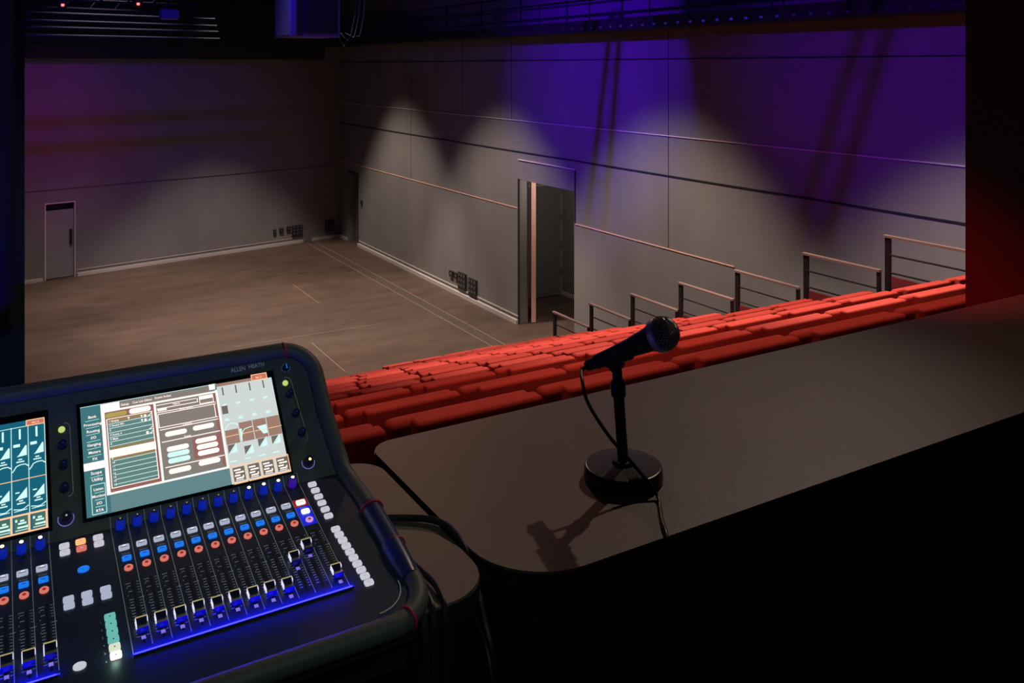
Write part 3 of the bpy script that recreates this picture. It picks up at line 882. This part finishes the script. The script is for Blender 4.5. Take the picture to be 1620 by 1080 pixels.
ui(s1, 'detail_panel', UI['grey'], R_((-47, 62, 60, 204)), 0.35)
ui(s1, 'detail_panel', UI['rose'], R_((9, 58, 84, 122), (56, 62, 60, 204)), 0.42)
def whites(m, h):
    r = lambda *q: rect(m, *q, h - 0.1, h, PS)
    r(-139, -107, 201, 217); r(52, 63, 208, 219); r(-139, 66, 201, 204.5); r(-139, -133, 55, 204); r(-139, 66, 54.5, 58); r(-50, -46, 57, 203); r(62, 66, 57, 206)
    r(-172, -134, 103, 116)                      # active menu entry
    r(-131, -53, 117, 131)                       # highlighted list row
    for a in (64, ): r(-130, -54, a, a + 1.2)
    r(-131, -129.6, 64, 188); r(-55, -53.6, 64, 188); r(-131, -53, 187, 188.2)
    for q in ((-45, 26, 196, 197.3), (-45, 28, 189, 190.4), (-45, 60, 182, 183.4), (-45, 60, 178.5, 179.8), (-45, 60, 153, 154.4), (-44, 60, 148.5, 149.9), (-43, 60, 125.5, 127), (-42, 61, 79, 80.5)): r(*q)
    r(-45, -43.6, 154, 179); r(56, 57.4, 154, 179); r(27, 28.4, 189, 197)
    for q in ((31, 57, 192.5, 199.5), (31, 32.2, 184, 199), (56, 57, 184, 199), (31, 57, 184, 185.2)): r(*q)
    r(-44, -28, 185, 189)
    for u0, v0 in ((-36, 139), (13, 140), (-36, 111), (14, 115), (15, 103.5), (15.5, 92), (-37, 71), (14.5, 74)):
        m.prism(rrect(u0, v0 - 4.5, u0 + 38, v0 + 4.5, 4.4, 5), h - 0.1, h, PS)
    m.prism(rrect(-92, 189.5, -55, 199.5, 4.8, 5), h - 0.1, h, PS)
    for a in (-30, 9): pass
ui(s1, 'bright_fields', UI['white'], whites, 0.8)
ui(s1, 'blue_buttons', UI['cyanw'], lambda m, h: [m.prism(rrect(-36, v0 - 4.5, 2, v0 + 4.5, 4.4, 5), h - 0.1, h, PS) for v0 in (100.5, 89.5)], 0.8)
ui(s1, 'gold_button', UI['gold'], lambda m, h: m.prism(rrect(-132, 190, -96, 198.5, 4.2, 5), h - 0.1, h, PS), 0.9)
def lines_(m, h):
    for k in range(6): line(m, (-128, 178 - k * 8.2), (-55, 179.5 - k * 8.2), 0.9, h - 0.1, h, PS)
    for k in range(6): line(m, (-124, 111 - k * 8.2), (-55, 111.5 - k * 8.2), 0.9, h - 0.1, h, PS)
    for v in (191.5, 178.5, 166, 153.5, 140.5, 127.5): line(m, (-165, v - 1), (-143, v), 0.7, h - 0.1, h, PS)
    line(m, (-163, 90), (-143, 91), 0.7, h - 0.1, h, PS)
    for v in (63, 51, 39.5): line(m, (-158, v), (-143, v), 0.7, h - 0.1, h, PS)
    for a, b in (((-163, 28), (-163, 77)), ((-163, 77), (-141, 77)), ((-141, 77), (-141, 28)), ((-163, 28), (-141, 28))): line(m, a, b, 1.0, h - 0.1, h, PS)
    line(m, (-172, 218), (66, 218), 0.8, h - 0.1, h, PS)
ui(s1, 'row_lines', UI['cyanw'], lines_, 0.8)
def texts(m, h):
    for s, v in (('Bank', 195.5), ('Processing', 182), ('Routing', 169.5), ('I/O', 157.5), ('Ganging', 145), ('Meters', 131.5), ('FX', 119.5)):
        text(m, s, -153.5, v - 0.5, 6.8, h, PS)
    text(m, 'Scope', -153, 94.5, 7.2, h, PS); text(m, 'Utility', -152, 83, 7.2, h, PS)
    for s, v in (('Listen', 66.5), ('Monitor', 55), ('I/O', 43), ('RTA', 31)): text(m, s, -151.5, v, 6.4, h, PS)
    text(m, 'Setup', -98, 208, 6, h, PS); text(m, 'Cue List Editor', -68, 208.5, 5.6, h, PS); text(m, 'Scene Index', -32, 209.5, 6, h, PS)
    for s, v in (('1 Empty', 181), ('2 Sound 001', 172.8), ('3', 164.5), ('4 Scene 4', 156), ('5 Main', 148), ('6', 140)): text(m, s, -127, v, 5, h, PS, 'LEFT')
    for k in range(8): text(m, str(9 + k), -127, 113 - k * 6.4, 4.6, h, PS, 'LEFT')
    for u, v in ((-59, 182), (-59, 174), (-59, 157), (-59, 149)): line(m, (u - 2, v), (u, v - 2), 1.2, h - 0.1, h, PS); line(m, (u, v - 2), (u + 3, v + 3), 1.2, h - 0.1, h, PS)
    for u, v in ((-66, 181), (-66, 173), (-65, 149)): rect(m, u - 2, u + 2, v - 2, v + 3, h - 0.1, h, PS)
    for u, v in ((-72, 182), (-72, 174), (-94, 183)): m.prism([(u - 2, v + 2), (u + 2, v + 2), (u, v - 3)], h - 0.1, h, PS)
    for s, u, v in (('Name', -10, 192), ('Description', 6, 180.5), ('Control', 4, 150), ('Scene', 2, 127), ('Store', 44, 194)): text(m, s, u, v, 5, h, PS)
ui(s1, 'menu_text', UI['white'], texts, 1.0)
# channel area on the right of the screen
ui(s1, 'tag_box', UI['red'], R_((134, 163, 212, 223)), 0.45)
def tagf(m, h):
    r = lambda *q: rect(m, *q, h - 0.1, h, PS)
    r(133, 134.6, 211, 224); r(162.5, 164, 211, 224); r(133, 164, 222.6, 224); r(133, 164, 211, 212.4)
    text(m, 'MCA', 148, 214.5, 6, h, PS)
    for k in range(4): line(m, (68 + k * 27, 112), (68 + k * 27 + 24, 112.5), 1.2, h - 0.1, h, PS)
    for u0 in (70, 97, 123, 149):
        line(m, (u0, 24.5), (u0 + 25, 24.5), 2.6, h - 0.1, h, PS); line(m, (u0 + 24.5, 24), (u0 + 24.5, 56), 1.6, h - 0.1, h, PS)
    line(m, (68, 24), (68, 56), 1.6, h - 0.1, h, PS); line(m, (66, 55.5), (174, 55.5), 2, h - 0.1, h, PS)
ui(s1, 'frame_outline', UI['orange'], tagf, 0.8)
def meters(m, h):
    for u in (76, 101, 127.5, 154): rect(m, u - 1.3, u + 1.3, 193, 209, h - 0.1, h, PS)
    rect(m, 69, 80, 156, 172, h - 0.1, h, PS)
    for k, u in enumerate((69, 98, 124.5, 150)):
        v = 88 if k != 1 else 80
        m.prism([(u, v - 8), (u, v + 8), (u + 15, v + 8)], h - 0.1, h, PS)
ui(s1, 'meter_outline', UI['darktile'], meters, 0.5)
def curves(m, h):
    for k, u in enumerate((68, 95, 121, 147)):
        top = 134 if k else 124
        rect(m, u, u + 24.5, 97, top, h - 0.1, h, PS)
ui(s1, 'equaliser_tiles', UI['brown'], curves, 0.5)
def curves2(m, h):
    pts = [(95, 100), (97, 104), (100, 112), (104, 118), (110, 121), (118, 122)]
    m.prism([(95, 118)] + pts[::-1] + [(95, 100)], h - 0.1, h, PS) if False else None
    for c, u in (((0, 4, 8, 14, 20, 24), 69), ((0, 5, 9, 14, 19, 24), 95)):
        v0 = 133 if u == 69 else 120
        hs = (-8, -1, 2, 3, 2, -3) if u == 69 else (-18, -4, 0, 1, 2, 2)
        for i in range(5): line(m, (u + c[i], v0 + hs[i]), (u + c[i + 1], v0 + hs[i + 1]), 1.4, h - 0.1, h, PS)
    m.prism([(127, 120), (145, 121), (145, 104), (137, 104), (132, 113)], h - 0.1, h, PS)
    m.prism([(95, 122), (99, 122), (97, 98), (95, 98)], h - 0.1, h, PS)
    for k, u in enumerate((69, 98, 124.5, 150)):
        v = 88 if k != 1 else 80
        line(m, (u, v - 9), (u + 16, v + 9), 1.4, h - 0.1, h, PS)
        m.prism([(u + 4, v - 8), (u + 16, v - 7), (u + 16, v + 7)], h - 0.1, h, PS)
    for u in (75, 101, 127, 153):
        rect(m, u - 5, u + 5, 142, 144, h - 0.1, h, PS); rect(m, u - 3, u + 3, 145, 147, h - 0.1, h, PS); rect(m, u - 4, u + 4, 172, 175, h - 0.1, h, PS); rect(m, u - 6, u + 6, 64, 66, h - 0.1, h, PS)
ui(s1, 'response_curves', UI['cyanw'], curves2, 0.8)
ui(s1, 'name_tiles', UI['darktile'], R_(*[(u, u + 21, 28, 53) for u in (71, 98, 124, 151)]), 0.5)
def names(m, h):
    for u in (81, 108, 134, 161):
        for k, (v, wd) in enumerate(((48, 12), (43, 15), (38, 10), (33, 13))):
            rect(m, u - 8 + (k % 2) * 2, u - 8 + wd + (k % 2) * 2, v - 1.3, v + 1.3, h - 0.1, h, PS)
        rect(m, u - 7, u + 7, 29, 30.2, h - 0.1, h, PS); rect(m, u + 6, u + 8, 33, 37, h - 0.1, h, PS)
ui(s1, 'name_lines', UI['white'], names, 0.9)

s2 = screen(-401, 'left touchscreen with blue channel columns')
ui(s2, 'page_background', UI['blue'], R_((-573, -229, 25, 213)), 0.2)
def tiles2(m, h):
    for k in range(12): rect(m, -252 - 25.5 * k, -232 - 25.5 * k, 28, 51, h - 0.1, h, PS)
ui(s2, 'name_tiles', UI['green'], tiles2, 0.6)
def lw(m, h):
    for k in range(13): line(m, (-230 - 25.5 * k, 25), (-229.4 - 25.5 * k, 204), 1.1, h - 0.1, h, PS)
    line(m, (-573, 199), (-229, 203), 1.0, h - 0.1, h, PS)
    for k in range(12):
        u = -242 - 25.5 * k
        rect(m, u - 1.5, u + 1.5, 181, 199, h - 0.1, h, PS); rect(m, u - 10, u + 0, 168, 173, h - 0.1, h, PS)
        m.prism([(u - 5, 151), (u - 2, 154), (u + 8, 169), (u + 10, 169), (u + 10, 152)], h - 0.1, h, PS)
        rect(m, u - 3, u + 3, 145, 147, h - 0.1, h, PS); rect(m, u - 6, u + 6, 141, 143, h - 0.1, h, PS)
        rect(m, u - 8, u - 2, 90, 92, h - 0.1, h, PS)
        m.prism([(u - 8, 79), (u + 9, 98), (u + 9, 81)], h - 0.1, h, PS)
        rect(m, u - 3, u + 3, 76, 78, h - 0.1, h, PS); rect(m, u - 6, u + 6, 72, 74, h - 0.1, h, PS)
        cv = [(-12, 126), (-9, 130), (-6, 135), (0, 137), (7, 137), (12, 133)]
        for i in range(5): line(m, (u + cv[i][0], cv[i][1]), (u + cv[i + 1][0], cv[i + 1][1]), 1.6, h - 0.1, h, PS)
        cv = [(-11, 65), (-2, 63), (3, 63), (11, 68)]
        for i in range(3): line(m, (u + cv[i][0], cv[i][1]), (u + cv[i + 1][0], cv[i + 1][1]), 1.4, h - 0.1, h, PS)
        line(m, (u - 10, 61), (u + 9, 62), 1.2, h - 0.1, h, PS)
        rect(m, u - 9, u - 6, 44, 48, h - 0.1, h, PS)
        for v, wd in ((45, 3), (41, 6), (35, 7)): rect(m, u - wd + 1, u + wd + 1, v - 1.4, v + 1.4, h - 0.1, h, PS)
        rect(m, u - 9, u + 9, 30, 31.2, h - 0.1, h, PS); rect(m, u + 7, u + 9, 33, 37, h - 0.1, h, PS)
ui(s2, 'channel_graphs', UI['cyanw'], lw, 0.8)
def lo(m, h):
    line(m, (-573, 109), (-229, 112), 1.2, h - 0.1, h, PS)
    line(m, (-573, 54), (-229, 54), 3.0, h - 0.1, h, PS); line(m, (-573, 26), (-229, 26), 2.4, h - 0.1, h, PS)
    for k in range(12): line(m, (-231 - 25.5 * k, 26), (-231 - 25.5 * k, 54), 3.0, h - 0.1, h, PS)
    for q in ((-258, -229, 211.5, 213), (-258, -229, 202, 203.4), (-258, -256.5, 202, 213), (-230.5, -229, 202, 213)): rect(m, *q, h - 0.1, h, PS)
    text(m, 'MCA', -243, 205, 5.5, h, PS)
ui(s2, 'gold_lines', UI['orange'], lo, 0.9)
ui(s2, 'tag_box', UI['red'], R_((-257, -230, 203, 212)), 0.7)

# ---- logo
m = MB(OC)
text(m, 'ALLEN', 112, 236.5, 12.5, 2.3, PS, 'CENTER', 0.78); text(m, 'HEATH', 148, 238, 12.5, 2.3, PS, 'CENTER', 0.78)
sub(m.build('logo_lettering', mat('logo_white', (0.95, 0.92, 0.92), 0.5), con), 'white ALLEN HEATH lettering')
m = MB(OC); text(m, '&', 130, 237.3, 12.5, 2.3, PS, 'CENTER', 0.7)
m.build('logo_ampersand', mat('logo_red', (0.3, 0.01, 0.02), 0.5), con)

# ---- keys, knobs and faders: one of each kind, copied along the strips
def axes(f):
    e1 = (f(10, 1 if f is PS else -1, 0) - f(0, 1 if f is PS else -1, 0)).normalized()
    e2 = (f(0, 20, 0) - f(0, 10, 0)).normalized(); return e1, e2, e1.cross(e2)
class Proto:
    """a small part modelled in millimetres around its own origin (x across, y up the panel, z out of it)"""
    def __init__(self, name, pieces):
        self.name = name; self.meshes = []
        for nm, mb, mt_ in pieces:
            me = mb
            o = mb.build(nm, mt_, smooth=True); self.meshes.append((nm, o.data)); bpy.data.objects.remove(o)
    def put(self, u, v, f, mats=None, h=1.5, label=None):
        e1, e2, e3 = axes(f)
        Rm = Matrix((e1, e2, e3)).transposed().to_4x4()
        loc = f(u, v, h) - OC
        base = None
        for k, (nm, me) in enumerate(self.meshes):
            o = bpy.data.objects.new(nm, me); C.objects.link(o)
            if k == 0:
                o.parent = con; o.matrix_local = Matrix.Translation(loc) @ Rm @ Matrix.Scale(K, 4)
                base = o
            else:
                o.parent = base
            if mats and k in mats:
                for s in o.material_slots: s.link = 'OBJECT'
                o.material_slots[0].material = mats[k]
        if label: base['label'] = label
        return base
def kbox(wd, ht, hh=3.0, r=2.2): return MB().prism(rrect(-wd / 2, -ht / 2, wd / 2, ht / 2, r, 4), 0, hh, idf)
def disc(r, hh): return MB().lathe([(r, 0), (r, hh * 0.8), (r * 0.9, hh)], n=20)
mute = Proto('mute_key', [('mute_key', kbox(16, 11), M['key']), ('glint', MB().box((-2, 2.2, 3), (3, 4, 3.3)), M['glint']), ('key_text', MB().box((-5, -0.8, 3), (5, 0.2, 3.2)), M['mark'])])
mixk = Proto('mix_key', [('mix_key', kbox(14, 10.5), M['keyblue']), ('key_text', MB().box((-3, 0, 3), (3, 1, 3.2)), M['mark'])])
pfl = Proto('pafl_key', [('pafl_key', disc(6.6, 3), M['keypink']), ('key_text', MB().lathe([(2.8, 3.0), (2.6, 3.3)], n=14), M['keypinkdot'])])
selk = Proto('select_key', [('select_key', kbox(15, 11.5, 3, 3), M['keyw']), ('key_text', MB().box((-2, -1, 3), (2, 1, 3.2)), M['key'])])
colk = Proto('layer_key', [('layer_key', kbox(15, 12, 3, 2.5), M['keyteal']), ('key_text', MB().lathe([(1.2, 3.0), (1.0, 3.2)], n=8), M['mark'])])
oval = Proto('round_key', [('round_key', MB().prism([(8.5 * math.cos(t * PI / 12), 6.5 * math.sin(t * PI / 12)) for t in range(24)], 0, 2.5, idf), M['keyw'])])
def flut(r, h0, h1):
    m = MB(); n = 36
    pr = [(r * (1 + 0.05 * (1 if (k // 2) % 2 else -1)) * math.cos(2 * PI * k / n), r * (1 + 0.05 * (1 if (k // 2) % 2 else -1)) * math.sin(2 * PI * k / n)) for k in range(n)]
    vs = [Vector((a * 1.12, b * 1.12, h0)) for a, b in pr] + [Vector((a, b, h0 + (h1 - h0) * 0.85)) for a, b in pr] + [Vector((a * 0.85, b * 0.85, h1)) for a, b in pr]
    fs = [[i, (i + 1) % n, n + (i + 1) % n, n + i] for i in range(n)] + [[n + i, n + (i + 1) % n, 2 * n + (i + 1) % n, 2 * n + i] for i in range(n)] + [list(range(2 * n, 3 * n))]
    return m.add(vs, fs)
gk = Proto('gain_knob', [('gain_knob', flut(6.3, 0, 17), M['knoblit']), ('knob_cap', MB().lathe([(5.2, 17), (5.0, 18.2), (1, 18.4)], n=20), M['knobtop']), ('knob_dot', MB().lathe([(1.2, 18.4), (1.0, 18.7)], n=10), M['key'])])
gkl = Proto('gain_knob', [('gain_knob', flut(6.3, 0, 17), M['knoblit']), ('knob_cap', MB().lathe([(5.2, 17), (5.0, 18.2), (1, 18.4)], n=20), M['knobtop']), ('knob_led', MB().lathe([(2.9, 18.2), (2.6, 19.2), (1, 19.6)], n=12), M['led'])])
rk = Proto('rotary_knob', [('rotary_knob', flut(6.6, 0, 15), M['knob']), ('knob_dot', MB().lathe([(1.5, 15), (1.2, 15.3)], n=10), M['knoblit'])])
bk = Proto('main_knob', [('main_knob', flut(8.0, 0, 16), M['knob']), ('knob_ring', MB().tube([(12 * math.cos(math.radians(a)), 12 * math.sin(math.radians(a)), 0.6) for a in range(-205, 26, 10)], 0.5, 6), M['lilac']), ('knob_led', MB().lathe([(1.6, 16), (1.3, 16.4)], n=10), M['key'])])
bko = Proto('main_knob', [('main_knob', flut(8.0, 0, 16), M['knob']), ('knob_ring', MB().tube([(12 * math.cos(math.radians(a)), 12 * math.sin(math.radians(a)), 0.6) for a in range(-205, 26, 10)], 0.5, 6), M['lilac']), ('knob_led', MB().lathe([(2.4, 16), (2.0, 17)], n=10), M['ledorange'])])
capb = MB(); vs = []
for (y_, z_) in ((-11, 1), (-10, 10), (-4, 8.2), (0, 7.6), (4, 8.6), (9, 12), (10.5, 1)): vs += [(-7.5, y_, z_), (7.5, y_, z_)]
n = 7
capb.add(vs, [[2 * i, 2 * i + 1, 2 * ((i + 1) % n) + 1, 2 * ((i + 1) % n)] for i in range(n)] + [[2 * i for i in range(n)][::-1], [2 * i + 1 for i in range(n)]])
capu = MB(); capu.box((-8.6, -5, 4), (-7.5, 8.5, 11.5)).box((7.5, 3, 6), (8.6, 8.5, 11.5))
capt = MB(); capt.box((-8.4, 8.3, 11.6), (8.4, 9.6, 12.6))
fcap = Proto('fader_cap', [('fader_cap', capb, M['cap']), ('edge_glint', capu, M['capline']), ('top_glint', capt, M['capglint2']), ('lilac_marker', MB().box((-3, -22, 0.2), (3, -15.5, 0.8)), M['lilac'])])
mt_ = MB(); mt_.box((-1.6, -128, 0), (1.6, 2, 0.5))
tk = MB()
for k in range(20):
    y_ = -2 - k * 5.9; big = k in (0, 3, 6, 9, 13, 17)
    if k not in (2, 4, 5): tk.box((-9.0, y_ - 0.55, 0), (-4.0 if not big else -3.0, y_ + 0.55, 0.35))
    if k not in (5, 6): tk.box((4.6, y_ - 0.45, 0), (8.2, y_ + 0.45, 0.35))
    if k == 6: tk.box((4.2, y_ - 0.6, 0), (12, y_ + 0.6, 0.35))
for k in (0, 1, 3, 6): tk.box((-10.5, -3 - k * 8.5, 0), (-9.2, -1.4 - k * 8.5, 0.35))
slotp = Proto('fader_slot', [('fader_slot', mt_, M['slot']), ('scale_marks', tk, M['tick'])])
mut_lbl = []
capv = [-243, -243, -245, -244, -247, -245, -249, -248, -251, -198, -178, -252]
def strips(ub, pitch, caps, lit, full=True):
    n = 12
    for k in range(n):
        u = ub + pitch * (k + 0.5)
        up = u + pitch * 0.06
        g = (gkl if lit(k) else gk).put(u + 0.5, -5, PF, {0: M['knobviolet']} if (full and k == 11) else None)
        mm = None
        if full and k == 11: mute.put(up - 1, -57, PF, {0: M['keyred']}, label='red-glowing mute key'); mixk.put(up, -83, PF, {0: M['keylit']}, label='brightly lit mix key'); pfl.put(up, -106, PF, {0: M['keylilac']}, label='lilac key')
        else: mute.put(up - 1, -57, PF); mixk.put(up, -83.5, PF); pfl.put(up, -106, PF)
        slotp.put(u + 3.5, -138, PF, h=1.6)
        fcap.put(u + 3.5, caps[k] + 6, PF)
strips(-137, 26.7, capv, lambda k: k >= 8)
strips(-549.5, 26.7, [-243 + (k * 7) % 5 for k in range(12)], lambda k: True, False)
m = MB(OC)
for k in range(13):
    u = -137 + 26.75 * k
    line(m, (u, -2), (u, -272 if k not in (0, 12) else -281), 0.9, 1.5, 1.9, PF); line(m, (u, 1), (u, 19), 0.9, 2, 2.4, PS)
for u in (-229 - 26.7 * k for k in range(13)):
    line(m, (u, -2), (u - 1, -268), 0.9, 1.5, 1.9, PF); line(m, (u, 1), (u, 19), 0.9, 2, 2.4, PS)
line(m, (-137, -281), (184, -281), 1.1, 1.5, 1.9, PF); line(m, (-550, -274), (-229, -274), 1.1, 1.5, 1.9, PF)
m.build('strip_lines', M['print_'], con)
m = MB(OC)
for k in range(12):
    for ub in (-137, -549.5): text(m, 'Select', ub + 26.7 * (k + 0.5) + 1.5, -72.5, 5.2, 1.9, PF)
m.build('strip_text', M['print_'], con)
# added glow bars cast blue light up each fader bank, lips shade below
m = MB(OC); m.prism([(-135, -284.4), (186, -284.4), (186, -283.4), (-135, -283.4)], 1.5, 5.5, PF); m.build('glow_bar', M['glowblue'], con)
m = MB(OC); m.prism([(-137, -286.0), (188, -286.0), (188, -285.2), (-137, -285.2)], 1.5, 4.6, PF); m.prism([(-551, -279.0), (-232, -279.0), (-232, -278.2), (-551, -278.2)], 1.5, 4.6, PF); m.build('glow_bar_shade', M['slot'], con)
m = MB(OC); m.prism([(-549, -277.4), (-234, -277.4), (-234, -276.2), (-549, -276.2)], 1.5, 5, PF); m.build('glow_bar', M['glowblue'], con)
# lit backing round the last strip's glowing keys
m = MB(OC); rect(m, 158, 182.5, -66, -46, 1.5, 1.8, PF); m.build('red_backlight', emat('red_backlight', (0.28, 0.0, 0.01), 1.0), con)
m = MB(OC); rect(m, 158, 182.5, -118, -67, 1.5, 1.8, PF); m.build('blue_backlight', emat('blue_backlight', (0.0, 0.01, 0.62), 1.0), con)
# right hand key columns
for k in range(6): selk.put(205, -16 - 18.8 * k, PF)
for k in range(10): selk.put(205.5 + 0.9 * k, -147 - 15.4 * k, PF)
# centre section
for k, (u, v) in enumerate(((-208, -18), (-208, -34), (-184, -17), (-184, -34), (-158, -17), (-158, -33))):
    selk.put(u, v, PF, {0: M['keyorange'] if k == 2 else (M['keypink'] if k == 3 else M['keyw'])}, label='orange lit key' if k in (2,) else None)
for (u, v) in ((-210, -140), (-210, -154), (-185, -140), (-185, -155), (-159, -140), (-159, -154)): selk.put(u, v, PF, {0: M['key']})
oval.put(-185, -83, PF, {0: M['keyblue']}, label='blue oval key'); oval.put(-205, -273, PF)
for k in range(6):
    colk.put(-159, -199 - 15 * k, PF, {0: [M['keyteal']] * 4 + [M['keycream'], M['keywhite']][0:0] and None or [M['keyteal'], M['keyteal'], M['keyteal'], M['keyteal'], M['keycream'], M['keywhite']][k]},
             label='glowing white layer key' if k == 5 else None)
    m = MB(OC); text(m, str(k + 1), -172, -206 - 15 * k, 5, 1.9, PF); m.build('key_number', M['print_'], con)
glow(P(-159, -274, 14), 0.006, (0.6, 1, 0.8), 0.004)
# knob columns beside the screens
for u0, vs_ in ((-203, (156, 121, 82)), (200, (170, 129, 90))):
    for k, v in enumerate(vs_): rk.put(u0 + (4 * k if u0 > 0 else 0), v, PS, h=2)
bk.put(-203, 33, PS, h=2); bko.put(209, 33, PS, h=2)
lm = Proto('lime_key', [('lime_key', disc(5.5, 2.5), M['keylime'])])
lm.put(-203, 185, PS, h=2); lm.put(197, 195, PS, h=2)
m = MB(OC)
m.tube([PS(u, v, 2.6) for u, v in ((-198, 196), (-192, 194), (-190, 188), (-190, 74), (-193, 69), (-198, 68))], 0.5 * K, 6)
m.build('column_bracket', M['print_'], con)
m = MB(OC)
m.tube([PS(u, v, 2.6) for u, v in ((198, 207), (206, 205), (209, 198), (218, 82), (216, 75), (211, 73))], 0.5 * K, 6)
m.build('column_bracket', M['print_'], con)
# rotary selector with printed ticks
m = MB(OC)
for k in range(11):
    t = math.radians(-60 + 30 * k); c, s = math.cos(t), math.sin(t)
    line(m, (204 + 7 * c, 226 + 7 * s), (204 + 10 * c, 226 + 10 * s), 1.0, 2, 2.5, PS)
m.build('dial_ticks', mat('dial_print', (0.9, 0.9, 0.9), 0.5), con)
dial = Proto('dial', [('dial', MB().lathe([(6, 0), (5.6, 9), (5, 10)], n=24), M['knob']), ('pointer', MB().box((-0.8, -5, 10), (0.8, 5, 10.6)), M['keyblue'])])
d = dial.put(204, 226, PS, h=2)
# screw holes above the right faders
for k in (8, 9, 10, 11):
    m = MB(OC); m.prism([(-137 + 26.7 * (k + 0.5) + 2 * math.cos(t * PI / 6), -140 + 8 + 2 * math.sin(t * PI / 6)) for t in range(12)], 1.5, 1.9, PF); m.build('screw', M['slot'], con)

# ------------------------------------------------------------------ loose cables
def cab(pts, r, label, cat='cable', group='cables by the mixing console'):
    m = MB(pts[0]); m.tube(smooth_path(pts, 8), r, 8)
    return tag(m.build('cable', M['cable'], smooth=True), label, cat, group)
TZ = TT + 0.006
cab([(0.46, 1.36, TZ), (0.52, 1.345, TZ), (0.575, 1.318, TZ), (0.612, 1.285, TZ + 0.001), (0.6235, 1.24, TZ), (0.6235, 1.19, TT - 0.01), (0.6235, 1.14, TT - 0.07), (0.6235, 1.10, TT - 0.2), (0.62, 1.09, BF + 0.01)],
    0.0055, 'thick black cable curving off the rounded table into the gap between both tables')
for k, (dx, dy, r, lb) in enumerate(((0, 0, 0.0055, 'black cable hanging in front of the tables, nearest the console rim'),
                                     (0.016, 0.004, 0.005, 'black cable hanging in front of the tables, middle of three'),
                                     (0.034, 0.006, 0.0042, 'black cable hanging in front of the tables, farthest from the console rim'))):
    x = 0.480 + dx
    cab([(0.463, 1.40 + 0.01 * k, TZ), (0.474 + dx * 0.5, 1.34, TZ), (x + 0.008, 1.25, TZ), (x + 0.02, 1.17, TZ + 0.001), (x + 0.022, 1.11, TZ), (x + 0.016, 1.07 + dy, TT - 0.02),
         (x + 0.008, 1.055 + dy, TT - 0.15), (x, 1.05 + dy, TT - 0.45), (x - 0.01, 1.05 + dy, BF + 0.006)], r, lb)
cab([(0.60, 1.30, TT - 0.04), (0.606, 1.15, TT - 0.06), (0.60, 1.07, TT - 0.14), (0.57, 1.05, TT - 0.4), (0.53, 1.05, BF + 0.01)], 0.003, 'thin black cable slanting down below the rounded table corner')
ho = thing('hook', 'small dark cable hook under the rounded table edge', 'hook', (0.545, 1.085, TT - 0.05))
MB((0.545, 1.085, TT - 0.05)).rbox((0.535, 1.083, TT - 0.085), (0.549, 1.095, TT - 0.033), 0.004).build('hook_body', M['blackgloss'], ho)
